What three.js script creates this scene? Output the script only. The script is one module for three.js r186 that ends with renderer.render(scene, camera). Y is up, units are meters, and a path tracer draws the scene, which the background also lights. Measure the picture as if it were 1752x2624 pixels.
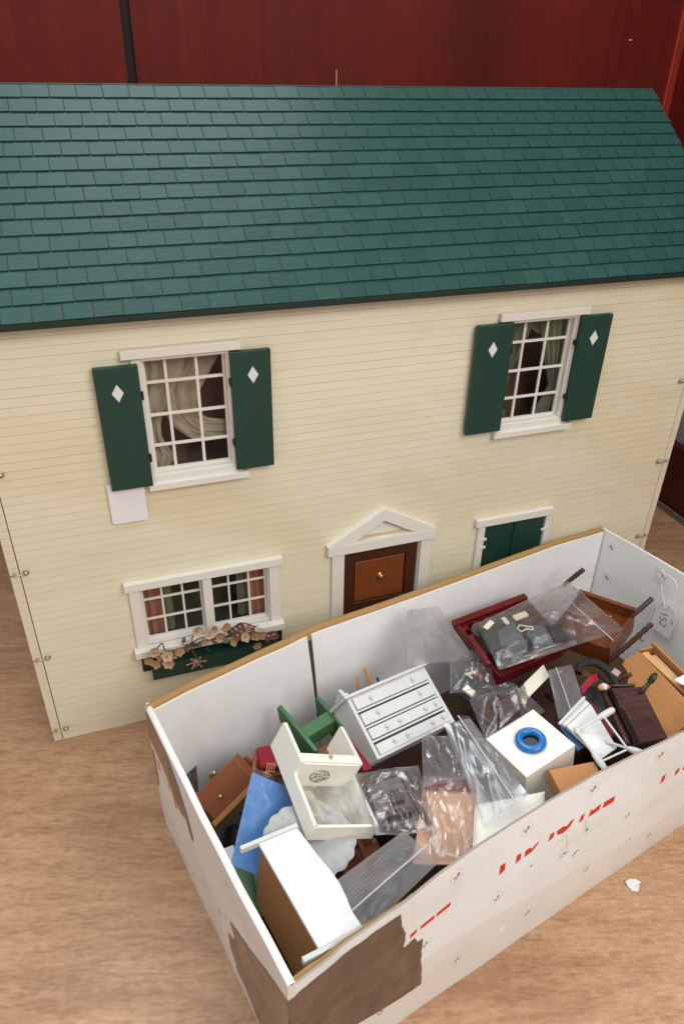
import * as THREE from 'three';
import { RectAreaLightUniformsLib } from 'three/addons/lights/RectAreaLightUniformsLib.js';
import { RoundedBoxGeometry } from 'three/addons/geometries/RoundedBoxGeometry.js';
import { mergeGeometries } from 'three/addons/utils/BufferGeometryUtils.js';
import { ImprovedNoise } from 'three/addons/math/ImprovedNoise.js';

// ------------------------------------------------------------------ camera, light, exposure
const scene = new THREE.Scene();
const camera = new THREE.PerspectiveCamera(69.6, 683 / 1024, 0.05, 40);
{
  const yaw = 0.34523, pitch = 0.55470, roll = 0.02187;
  const fwd = new THREE.Vector3(Math.sin(yaw) * Math.cos(pitch), -Math.sin(pitch), -Math.cos(yaw) * Math.cos(pitch));
  const r0 = new THREE.Vector3(Math.cos(yaw), 0, Math.sin(yaw)), u0 = new THREE.Vector3().crossVectors(r0, fwd);
  const r = r0.clone().multiplyScalar(Math.cos(roll)).addScaledVector(u0, Math.sin(roll));
  const u = r0.clone().multiplyScalar(-Math.sin(roll)).addScaledVector(u0, Math.cos(roll));
  camera.quaternion.setFromRotationMatrix(new THREE.Matrix4().makeBasis(r, u, fwd.clone().negate()));
  camera.position.set(0.14077, 0.87027, 0.84094);
}
scene.add(camera);
const renderer = new THREE.WebGLRenderer({ antialias: true });
renderer.toneMapping = THREE.LinearToneMapping;
renderer.toneMappingExposure = 1.5;
renderer.shadowMap.enabled = true;
scene.background = new THREE.Color(0.36, 0.345, 0.325);      // even ambient fill standing in for the unseen room
RectAreaLightUniformsLib.init();
function areaLight(color, power, w, h, from, to) {
  const l = new THREE.RectAreaLight(color, power, w, h);
  l.position.set(...from); l.lookAt(...to); l.name = 'unseen_area_light';
  scene.add(l);
}
areaLight(new THREE.Color(0.74, 0.90, 1.0), 2.5, 1.7, 1.1, [-0.15, 2.6, 0.15], [0.1, 0, 0.2]);   // rooflight overhead
for (const [x, z] of [[0.35, -0.85], [0.95, -1.25], [1.5, 0.5]]) areaLight(new THREE.Color(0.95, 0.98, 1.0), 20, 1.3, 0.06, [x, 2.55, z], [x, 0, z - 0.001]);   // ceiling tubes
areaLight(new THREE.Color(0.92, 0.97, 1.0), 5, 1.0, 0.7, [0.55, 2.6, -1.0], [0.6, 0.1, 0.25]);   // unseen area light added beyond the house, for glints on the bags
areaLight(new THREE.Color(1.0, 0.96, 0.90), 5.0, 1.8, 1.2, [1.1, 2.3, 2.3], [0.6, 0.3, 0]);      // unseen soft fill added behind the camera, brightening the facade

// ------------------------------------------------------------------ helpers
let seed = 7;
const rnd = () => { seed = (seed * 1664525 + 1013904223) >>> 0; return seed / 4294967296; };
const rr = (a, b) => a + (b - a) * rnd();
const V = (x, y, z) => (x?.isVector3 ? x.clone() : Array.isArray(x) ? new THREE.Vector3(...x) : new THREE.Vector3(x, y, z));
const perlin = new ImprovedNoise();
const N3 = (x, y, z = 0) => perlin.noise(x, y, z);
const used = {};
function unique(name) { const n = used[name] = (used[name] ?? -1) + 1; return n ? name + '_' + String(n).padStart(3, '0') : name; }
function tag(o, label, category, group) { o.userData.label = label; o.userData.category = category; if (group) o.userData.group = group; return o; }
function thing(name, label, category, pos = [0, 0, 0], quat, group) {
  const o = new THREE.Group(); o.name = unique(name); o.position.set(...pos); if (quat) o.quaternion.set(...quat).normalize();
  scene.add(o); return tag(o, label, category, group);
}
function part(parent, name, geo, material, pos, rot) {
  const m = new THREE.Mesh(geo, material); m.name = unique(name); m.castShadow = m.receiveShadow = true;
  if (pos) m.position.set(...pos); if (rot) m.rotation.set(...rot);
  parent.add(m); return m;
}
function holder(parent, name) { const g = new THREE.Group(); g.name = unique(name); parent.add(g); return g; }
function solo(name, label, category, geo, material, pos, rot, group) { return tag(part(scene, name, geo, material, pos, rot), label, category, group); }
function structure(name, geo, material, pos, rot) { const m = part(scene, name, geo, material, pos, rot); m.userData.kind = 'structure'; return m; }
const shift = (g, x, y, z) => g.translate(x, y, z);
function boxAt(x0, x1, y0, y1, z0, z1) { return new THREE.BoxGeometry(x1 - x0, y1 - y0, z1 - z0).translate((x0 + x1) / 2, (y0 + y1) / 2, (z0 + z1) / 2); }
function rbox(x0, x1, y0, y1, z0, z1, r = 0.0012) {
  return new RoundedBoxGeometry(x1 - x0, y1 - y0, z1 - z0, 2, Math.min(r, (x1 - x0) * 0.45, (y1 - y0) * 0.45, (z1 - z0) * 0.45)).translate((x0 + x1) / 2, (y0 + y1) / 2, (z0 + z1) / 2);
}
function merge(list) { return mergeGeometries(list.map((g) => { const k = g.index ? g.toNonIndexed() : g; for (const a of Object.keys(k.attributes)) if (!['position', 'normal', 'uv'].includes(a)) k.deleteAttribute(a); return k; })); }
// prism on a planar outline given as [a, b] pairs in the plane (ax, bx) and pushed along the third axis
function prism(points, depth, bevel = 0) {
  const s = new THREE.Shape(points.map((p) => new THREE.Vector2(...p)));
  return new THREE.ExtrudeGeometry(s, { depth, bevelEnabled: bevel > 0, bevelThickness: bevel, bevelSize: bevel, bevelSegments: 2, curveSegments: 12 });
}
// slab whose top face is the quad a b c d (world points), grown downwards along its normal
function quadSlab(a, b, c, d, th) {
  [a, b, c, d] = [a, b, c, d].map((p) => V(p));
  const n = V(0, 0, 0).crossVectors(b.clone().sub(a), d.clone().sub(a)).normalize(); if (n.y < 0) n.negate();
  const low = [a, b, c, d].map((p) => p.clone().addScaledVector(n, -th)), top = [a, b, c, d], pos = [], uv = [];
  const quad = (p, q, r, s) => { pos.push(...[p, q, r, p, r, s].flatMap((v) => v.toArray())); const w = p.distanceTo(q), h = q.distanceTo(r); uv.push(0, 0, w, 0, w, h, 0, 0, w, h, 0, h); };
  quad(...top); quad(...low.slice().reverse());
  for (let i = 0; i < 4; i++) quad(top[i], low[i], low[(i + 1) % 4], top[(i + 1) % 4]);
  const g = new THREE.BufferGeometry(); g.setAttribute('position', new THREE.Float32BufferAttribute(pos, 3)); g.setAttribute('uv', new THREE.Float32BufferAttribute(uv, 2)); g.computeVertexNormals();
  return g;
}
// surface of revolution from a to b with a profile [[t, radius], ...]
function turned(a, b, profile, seg = 14) {
  a = V(a); b = V(b); const L = a.distanceTo(b);
  const g = new THREE.LatheGeometry(profile.map(([t, r]) => new THREE.Vector2(Math.max(r, 1e-5), t * L)), seg);
  g.applyQuaternion(new THREE.Quaternion().setFromUnitVectors(V(0, 1, 0), b.clone().sub(a).normalize())); return g.translate(a.x, a.y, a.z);
}
const rod = (a, b, r, r2 = r) => turned(a, b, [[0, 0], [0, r], [0.97, r2], [1, r2 * 0.7], [1, 0]], 10);
function tube(points, r, seg = 24) { return new THREE.TubeGeometry(new THREE.CatmullRomCurve3(points.map((p) => V(p))), seg, r, 6); }
function gridGeo(nu, nv, f, uvScale = [1, 1]) {
  const pos = [], uv = [], idx = [];
  for (let j = 0; j <= nv; j++) for (let i = 0; i <= nu; i++) { const p = f(i / nu, j / nv); pos.push(p.x, p.y, p.z); uv.push((i / nu) * uvScale[0], (j / nv) * uvScale[1]); }
  for (let j = 0; j < nv; j++) for (let i = 0; i < nu; i++) { const a = j * (nu + 1) + i, b = a + 1, c = a + nu + 1, d = c + 1; idx.push(a, b, d, a, d, c); }
  const g = new THREE.BufferGeometry(); g.setAttribute('position', new THREE.Float32BufferAttribute(pos, 3)); g.setAttribute('uv', new THREE.Float32BufferAttribute(uv, 2)); g.setIndex(idx); g.computeVertexNormals(); return g;
}
// ------------------------------------------------------------------ textures
const hash = (x, y, s) => { let h = Math.imul(x, 374761393) ^ Math.imul(y, 668265263) ^ Math.imul(s, 2147483647 - 58); h = Math.imul(h ^ (h >>> 13), 1274126177); return ((h ^ (h >>> 16)) >>> 0) / 4294967296; };
function vnoise(x, y, s) {
  const ix = Math.floor(x), iy = Math.floor(y); let fx = x - ix, fy = y - iy; fx = fx * fx * (3 - 2 * fx); fy = fy * fy * (3 - 2 * fy);
  const a = hash(ix, iy, s), b = hash(ix + 1, iy, s), c = hash(ix, iy + 1, s), d = hash(ix + 1, iy + 1, s);
  return a + (b - a) * fx + (c - a) * fy + (a - b - c + d) * fx * fy;
}
const fbm = (x, y, s, o = 4) => { let t = 0, a = 0.5, n = 0; for (let i = 0; i < o; i++) { t += a * vnoise(x, y, s + i); n += a; x *= 2.03; y *= 2.03; a *= 0.5; } return t / n; };
function texture(w, h, f, { srgb = true, repeat = [1, 1], mirror = true } = {}) {
  const d = new Uint8Array(w * h * 4);
  for (let y = 0; y < h; y++) for (let x = 0; x < w; x++) { const c = f(x / w, y / h), o = (y * w + x) * 4; d[o] = Math.max(0, Math.min(255, c[0])); d[o + 1] = Math.max(0, Math.min(255, c[1] ?? c[0])); d[o + 2] = Math.max(0, Math.min(255, c[2] ?? c[0])); d[o + 3] = 255; }
  const t = new THREE.DataTexture(d, w, h); t.magFilter = THREE.LinearFilter; t.minFilter = THREE.LinearMipmapLinearFilter; t.generateMipmaps = true;
  t.wrapS = t.wrapT = mirror ? THREE.MirroredRepeatWrapping : THREE.RepeatWrapping; t.repeat.set(...repeat); if (srgb) t.colorSpace = THREE.SRGBColorSpace; t.needsUpdate = true; return t;
}
function painted(w, h, draw) {
  const cv = document.createElement('canvas'); cv.width = w; cv.height = h; draw(cv.getContext('2d'), w, h);
  const t = new THREE.CanvasTexture(cv); t.colorSpace = THREE.SRGBColorSpace; t.anisotropy = 4; return t;
}
const mixc = (a, b, t) => [a[0] + (b[0] - a[0]) * t, a[1] + (b[1] - a[1]) * t, a[2] + (b[2] - a[2]) * t];
const mat = (o) => new THREE.MeshStandardMaterial({ roughness: 0.6, ...o });
// floor: brown board with fine flecked grain, 1.8 m per repeat
const floorTex = texture(2048, 2048, (u, v) => {
  const w = fbm(u * 6, v * 6, 3, 3) * 0.10, y = v + w * 0.10, g = fbm(u * 22, y * 150, 11, 4), big = fbm(u * 2.6, v * 4.5, 57, 4), hz = fbm(u * 9, y * 30, 141, 3), st = fbm(u * 62, y * 400, 161, 3), fd = fbm(u * 150, y * 640, 131, 2), sp = vnoise(u * 420, v * 640, 171);
  let c = mixc([150, 110, 80], [203, 164, 127], Math.min(1, Math.max(0, 0.5 + (g - 0.5) * 0.6 + (big - 0.5) * 0.8 + (hz - 0.5) * 0.4 + (st - 0.5) * 0.75 + (fd - 0.5) * 0.65 + (sp - 0.5) * 0.2)));
  return mixc(c, [112, 74, 52], Math.min(0.4, Math.max(0, st - 0.6) * 1.8 + Math.max(0, fd - 0.66) * 1.5));
}, { repeat: [1 / 1.8, 1 / 1.8] });
const floorBump = texture(1024, 1024, (u, v) => [255 * fbm(u * 40, v * 260, 31, 3)], { srgb: false, repeat: [1 / 1.8, 1 / 1.8] });
const mahogany = texture(1024, 1024, (u, v) => {
  const g = fbm(u * 26 + fbm(u * 6, v * 3, 8, 2) * 0.8, v * 1.6, 21, 4), s = fbm(u * 160, v * 3.5, 44, 3), b = fbm(u * 4, v * 2, 71, 3), k = fbm(u * 60, v * 30, 19, 2);
  let c = mixc([74, 21, 15], [112, 32, 22], Math.min(1, Math.max(0, 0.5 + (g - 0.5) * 0.85 + (b - 0.5) * 0.7)));
  c = mixc(c, [66, 16, 20], Math.min(0.4, Math.max(0, s - 0.5) * 0.8)); return mixc(c, [132, 40, 26], Math.max(0, k - 0.6) * 0.9);
}, { repeat: [1 / 0.9, 1 / 0.9] });
const creamTex = texture(1024, 1024, (u, v) => {
  const b = fbm(u * 5, v * 5, 5, 4), s = fbm(u * 30, v * 160, 15, 3), y = Math.max(0, fbm(u * 3.1, v * 3.4, 77, 3) - 0.6) * 2.2;
  return mixc(mixc([221, 213, 187], [231, 224, 200], 0.5 + (b - 0.5) * 1.2 + (s - 0.5) * 0.7), [214, 190, 140], Math.min(0.28, y));
}, { repeat: [1, 1] });
const brushBump = texture(512, 512, (u, v) => [255 * (0.6 * fbm(u * 14, v * 90, 61, 3) + 0.4 * fbm(u * 20, v * 20, 63, 3))], { srgb: false, repeat: [6, 6] });
const fineBump = texture(512, 512, (u, v) => [255 * fbm(u * 60, v * 60, 23, 3)], { srgb: false, repeat: [8, 8] });
const woodTex = (a, b, s) => texture(512, 512, (u, v) => { const g = fbm(u * 4 + fbm(u * 3, v * 3, s, 2) * 0.4, v * 60, s + 1, 4); return mixc(a, b, Math.min(1, Math.max(0, 0.5 + (g - 0.5) * 2.2 + (fbm(u * 30, v * 200, s + 9, 2) - 0.5) * 0.5))); }, { repeat: [8, 8] });
// straight crossing creases of thin plastic, as a height map
const creaseTex = (s) => { const F = []; for (let i = 0; i < 24; i++) { const t = hash(i, 1, s) * Math.PI; F.push([Math.cos(t), Math.sin(t), hash(i, 2, s), hash(i, 3, s), 0.05 + 0.16 * hash(i, 4, s) ** 2, hash(i, 5, s) - 0.45, 0.12 + 0.3 * hash(i, 6, s)]); }
  return texture(512, 512, (u, v) => { let h = 0.5; const wu = u + (fbm(u * 4, v * 4, s, 2) - 0.5) * 0.08, wv = v + (fbm(u * 4, v * 4, s + 9, 2) - 0.5) * 0.08; for (const [x, y, a, b, w, m, l] of F) { const q = Math.abs((wu - a) * x + (wv - b) * y), e = Math.abs(-(wu - a) * y + (wv - b) * x); if (q < w && e < l) h += m * (w / 0.1) * (1 - q / w) * (1 - e / l); } return [255 * Math.max(0, Math.min(1, h))]; }, { srgb: false }); };
const crease1 = creaseTex(701), crease2 = creaseTex(811);
const M = {
  floor: mat({ map: floorTex, bumpMap: floorBump, bumpScale: 0.0003, roughness: 0.5 }),
  mahogany: new THREE.MeshPhysicalMaterial({ map: mahogany, roughness: 0.55, specularIntensity: 0.35 }),
  mahoganyEdge: mat({ color: 0x8f2a1a, roughness: 0.45 }),
  groove: mat({ color: 0x1c0c0a, roughness: 0.8 }),
  plinth: mat({ color: 0x4a0f12, roughness: 0.35 }),
  grey: mat({ color: 0xa39a9c, roughness: 0.8 }),
  trim: mat({ color: 0x6b5d58, roughness: 0.5 }),
  cream: mat({ map: creamTex, bumpMap: brushBump, bumpScale: 0.0002, roughness: 0.55 }),
  creamDark: mat({ color: 0xa39168, roughness: 0.9 }),
  white: mat({ color: 0xe6e2da, roughness: 0.42, bumpMap: brushBump, bumpScale: 0.0002 }),
  offwhite: mat({ color: 0xebe7da, roughness: 0.45, bumpMap: fineBump, bumpScale: 0.0001 }),
  purewhite: mat({ map: texture(512, 512, (u, v) => { const n = fbm(u * 6, v * 6, 901, 4), k = fbm(u * 50, v * 50, 905, 2); const q = 217 + (n - 0.5) * 22 + (k - 0.5) * 8 - Math.max(0, k - 0.74) * 45; return [q, q, q - 1]; }, { repeat: [8, 8] }), bumpMap: fineBump, bumpScale: 0.0002, roughness: 0.42 }),
  green: mat({ color: 0x183d32, roughness: 0.38, bumpMap: brushBump, bumpScale: 0.0002 }),
  darkGreen: mat({ color: 0x12281f, roughness: 0.5 }),
  underlay: mat({ color: 0x3e372d, roughness: 0.9 }),
  interior: mat({ color: 0xd8b8a2, roughness: 0.9 }),
  interiorDark: mat({ color: 0xe0c6b0, roughness: 0.9 }),
  brass: mat({ color: 0xb9a06a, roughness: 0.3, metalness: 1 }),
  steel: mat({ color: 0xb3ad96, roughness: 0.32, metalness: 0.9 }),
  kraft: mat({ color: 0xb08a56, roughness: 0.85, bumpMap: fineBump, bumpScale: 0.0003 }),
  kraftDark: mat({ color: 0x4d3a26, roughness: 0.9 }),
  rimGrey: mat({ color: 0x9c9184, roughness: 0.85 }),
  kraftPale: mat({ color: 0xcdb791, roughness: 0.85 }),
  tape: new THREE.MeshPhysicalMaterial({ roughness: 0.3, clearcoat: 0.9, clearcoatRoughness: 0.2, bumpMap: crease2, bumpScale: 0.010, map: texture(256, 256, (u, v) => { const n = fbm(u * 7, v * 5, 881, 4), k = fbm(u * 3 + v * 22, v * 8 - u * 6, 885, 3); const c = mixc([66, 46, 40], [112, 84, 70], Math.min(1, Math.max(0, (n - 0.3) * 1.6 + (k - 0.5) * 0.5))); return c; }), side: THREE.DoubleSide }),
  doorWood: mat({ map: woodTex([96, 46, 18], [150, 82, 34], 3), roughness: 0.35 }),
  doorDark: mat({ map: woodTex([58, 26, 14], [88, 42, 22], 4), roughness: 0.35 }),
  brownWood: mat({ map: woodTex([112, 62, 32], [146, 86, 46], 5), roughness: 0.45 }),
  cradleWood: mat({ map: woodTex([104, 52, 22], [134, 72, 34], 14), roughness: 0.4 }),
  orangeWood: mat({ map: woodTex([178, 120, 68], [190, 132, 78], 6), roughness: 0.5 }),
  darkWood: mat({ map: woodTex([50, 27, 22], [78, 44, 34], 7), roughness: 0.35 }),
  blackWood: mat({ color: 0x1d1512, roughness: 0.35 }),
  redWood: mat({ map: woodTex([84, 14, 18], [112, 22, 26], 8), roughness: 0.28 }),
  litWood: mat({ map: woodTex([196, 150, 96], [220, 180, 128], 9), roughness: 0.55 }),
  panelBrown: mat({ map: woodTex([140, 92, 42], [170, 118, 64], 12), roughness: 0.6 }),
  cardTan: mat({ color: 0xc0977a, roughness: 0.8 }),
  benchGreen: mat({ color: 0x446f48, roughness: 0.5 }),
  blue: mat({ color: 0x5b8cc6, roughness: 0.35 }),
  ringBlue: mat({ color: 0x1b6bb0, roughness: 0.25 }),
  doily: mat({ color: 0xf6f5f2, roughness: 1, bumpMap: fineBump, bumpScale: 0.002 }),
  crimson: mat({ color: 0x93172f, roughness: 0.8 }),
  slate: mat({ color: 0x5d6468, roughness: 0.5 }),
  charcoal: mat({ color: 0x33383a, roughness: 0.6 }),
  black: mat({ color: 0x141416, roughness: 0.2 }),
  ivory: mat({ color: 0xe2dac6, roughness: 0.5 }),
  paper: mat({ color: 0xe9e6ea, roughness: 0.75 }),
  ink: mat({ color: 0x2a2a2e, roughness: 0.8 }),
  film: new THREE.MeshPhysicalMaterial({ color: 0xf6f6f8, transmission: 1, thickness: 0, roughness: 0.22, ior: 1.8, bumpMap: crease1, bumpScale: 0.0075, side: THREE.DoubleSide }),
  filmMilky: new THREE.MeshPhysicalMaterial({ color: 0xf4f4f6, transmission: 1, thickness: 0, roughness: 0.56, ior: 1.6, bumpMap: crease2, bumpScale: 0.006, side: THREE.DoubleSide }),
  zip: new THREE.MeshPhysicalMaterial({ color: 0xf4f4f8, transmission: 0.75, thickness: 0, roughness: 0.6, ior: 1.5, side: THREE.DoubleSide }),
  rib: new THREE.MeshPhysicalMaterial({ color: 0xf4f4f8, transmission: 0.95, thickness: 0, roughness: 0.36, ior: 1.5, side: THREE.DoubleSide }),
  pane: new THREE.MeshPhysicalMaterial({ color: 0xffffff, transmission: 1, thickness: 0, roughness: 0.02, ior: 1.3, side: THREE.DoubleSide }),
  lace: new THREE.MeshPhysicalMaterial({ color: 0xb8ac94, transmission: 0.35, thickness: 0, roughness: 1, side: THREE.DoubleSide }),
  olive: new THREE.MeshPhysicalMaterial({ color: 0x7d8268, transmission: 0.35, thickness: 0, roughness: 1, side: THREE.DoubleSide }),
  rust: new THREE.MeshPhysicalMaterial({ color: 0xb9785a, transmission: 0.35, thickness: 0, roughness: 1, side: THREE.DoubleSide }),
  peach: mat({ color: 0xb59a80, roughness: 0.9, side: THREE.DoubleSide }),
  peachDark: mat({ color: 0xa07a5c, roughness: 0.9, side: THREE.DoubleSide }),
  wine: mat({ color: 0x754645, roughness: 0.9, side: THREE.DoubleSide }),
  leafBrown: mat({ color: 0x6b5540, roughness: 0.9, side: THREE.DoubleSide }),
  leafGreen: mat({ color: 0x5b5f42, roughness: 0.9, side: THREE.DoubleSide }),
  stem: mat({ color: 0x4d4030, roughness: 0.9 }),
};
// ------------------------------------------------------------------ setting
{
  const g = new THREE.PlaneGeometry(7, 7), uv = g.attributes.uv; for (let i = 0; i < uv.count; i++) uv.setXY(i, uv.getX(i) * 7 + 0.31, uv.getY(i) * 7 + 0.2);
  structure('floor', g, M.floor, [0.5, 0, 0.3], [-Math.PI / 2, 0, -0.3]);
}
{
  const zb = -0.58, wall = holder(scene, 'wood_wall'); wall.userData.kind = 'structure';
  const panel = (x0, x1) => { const g = boxAt(x0, x1, 0.0, 1.5, zb - 0.02, zb); const p = g.attributes.position, uv = g.attributes.uv; for (let i = 0; i < uv.count; i++) uv.setXY(i, p.getX(i), p.getY(i)); return g; };
  part(wall, 'panel', panel(-1.6, 0.2675), M.mahogany); part(wall, 'panel', panel(0.2825, 1.328), M.mahogany);
  part(wall, 'groove', boxAt(0.2675, 0.2825, 0, 1.5, zb - 0.02, zb - 0.008), M.groove);
  part(wall, 'edge_post', rbox(1.3285, 1.349, 0, 1.5, zb - 0.02, zb + 0.008, 0.003), M.mahoganyEdge);
  part(wall, 'scratch', boxAt(0.6228, 0.6246, 0.74, 0.849, zb, zb + 0.0006), M.cardTan);
  part(wall, 'scratch', boxAt(1.2205, 1.2275, 0.905, 0.9075, zb, zb + 0.0006), M.cardTan);
  const side = holder(scene, 'side_wall'); side.userData.kind = 'structure';
  part(side, 'plinth', rbox(1.331, 1.39, 0, 0.148, -0.572, 1.4, 0.003), M.plinth);
  part(side, 'upper_panel', boxAt(1.3495, 1.42, 0.45, 1.5, -0.62, 1.4), M.mahogany);
  part(side, 'lower_panel', boxAt(1.352, 1.42, 0.1485, 0.4495, -0.62, 1.4), M.grey);
  part(side, 'floor_trim', merge([rod([1.3265, 0.0045, -0.57], [1.3265, 0.0045, 1.4], 0.0045), rod([1.3185, 0.0025, -0.57], [1.3185, 0.0025, 1.4], 0.0025)]), M.trim);
}
// ------------------------------------------------------------------ doll's house
const house = thing('dolls_house', "large cream clapboard doll's house with green shingled roof and green shutters", "doll's house");
const HW = 1.0149, HD = 0.508, HE = 0.622;
const openings = [[0.1925, 0.2935, 0.4170, 0.5690], [0.6790, 0.7795, 0.4200, 0.5710], [0.1515, 0.3325, 0.1475, 0.2490], [0.6800, 0.7900, 0.1300, 0.2500], [0.4465, 0.5700, 0.0, 0.2440]];
{
  const s = new THREE.Shape([[0.0125, 0], [0.4465, 0], [0.4465, 0.244], [0.57, 0.244], [0.57, 0], [1.0028, 0], [1.0028, HE], [0.0125, HE]].map((p) => new THREE.Vector2(...p)));
  for (const [a, b, c, d] of openings.slice(0, 4)) s.holes.push(new THREE.Path([[a, c], [a, d], [b, d], [b, c]].map((p) => new THREE.Vector2(...p))));
  const front = part(house, 'front_wall', new THREE.ExtrudeGeometry(s, { depth: 0.0075, bevelEnabled: false }).translate(0, 0, -0.0089), M.creamDark);
  const pitch = 0.01122, rows = Math.ceil(HE / pitch);
  for (let r = 0; r < rows; r++) {
    const y0 = r * pitch, y1 = Math.min(HE, y0 + pitch), gap = rr(0.00030, 0.00048);
    let spans = [[0.0125, 1.0028]];
    for (const [a, b, c, d] of openings) if (y1 > c + 0.001 && y0 < d - 0.001) spans = spans.flatMap(([p, q]) => (q <= a || p >= b ? [[p, q]] : [[p, a], [b, q]].filter(([m, n]) => n - m > 0.004)));
    for (const [a, b] of spans) {
      const lift = rr(0.0001, 0.0004), n = Math.max(2, Math.round((b - a) / 0.03));
      const g = new THREE.BoxGeometry(b - a, y1 - y0 - gap, 0.0014, n, 1, 1).translate((a + b) / 2, (y0 + y1) / 2 - gap / 2, -0.0007);
      const p = g.attributes.position, uv = g.attributes.uv;
      for (let i = 0; i < p.count; i++) {
        const low = p.getY(i) < (y0 + y1) / 2 - gap / 2;
        if (p.getZ(i) > -0.0007) p.setZ(i, (low ? lift : 0) + N3(p.getX(i) * 14, r * 3.7, 2) * 0.00012);
        if (!low) p.setY(i, p.getY(i) + N3(p.getX(i) * 22, r * 9.1, 5) * 0.00018);
        uv.setXY(i, p.getX(i) + r * 0.013, p.getY(i));
      }
      g.computeVertexNormals(); part(front, 'siding_board', g, M.cream);
    }
  }
  // the two corner strips belong to the side walls; their board ends show
  const strip = (x0, x1) => { const l = []; for (let r = 0; r < rows; r++) l.push(boxAt(x0, x1, r * pitch + 0.0001, Math.min(HE, (r + 1) * pitch - 0.00035), -0.012, 0.0002 + rr(0, 0.0004))); return merge(l); };
  part(house, 'corner_strip', strip(0, 0.0112), M.cream); part(house, 'corner_strip', strip(1.0036, HW), M.cream);
  const gable = (x) => prism([[0, 0], [HD - 0.012, 0], [HD - 0.012, HE], [0.235, 0.815], [0, HE]], 0.008).rotateY(Math.PI / 2).translate(x, 0, -0.012);
  part(house, 'side_wall', gable(0.0015), M.cream); part(house, 'side_wall', gable(HW - 0.0095), M.cream);
  part(house, 'back_wall', boxAt(0.0095, HW - 0.0095, 0, HE, -HD, -HD + 0.008), M.interior);
  part(house, 'storey_floor', boxAt(0.0095, HW - 0.0095, 0.002, 0.012, -HD + 0.008, -0.0095), M.interiorDark);
  part(house, 'storey_floor', boxAt(0.0095, HW - 0.0095, 0.318, 0.328, -HD + 0.008, -0.0095), M.interiorDark);
  part(house, 'storey_floor', boxAt(0.0095, HW - 0.0095, 0.606, 0.612, -HD + 0.008, -0.0095), M.interiorDark);
  for (const x of [0.36, 0.62]) part(house, 'inner_wall', boxAt(x, x + 0.008, 0.012, 0.606, -HD + 0.008, -0.03), M.interior);
}
for (const [x0, x1, y0, y1, m] of [[0.0096, 0.3598, 0.3282, 0.6058, 'plum'], [0.6282, 1.005, 0.3282, 0.6058, 'plum'], [0.0096, 0.3598, 0.0122, 0.3178, 'moss']]) part(house, 'added_backdrop', boxAt(x0, x1, y0, y1, -0.094, -0.088), mat({ color: m === 'plum' ? 0x7a5650 : 0x55543f, roughness: 0.9 }));  // backing added close behind the windows to catch light and lift the black
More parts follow.
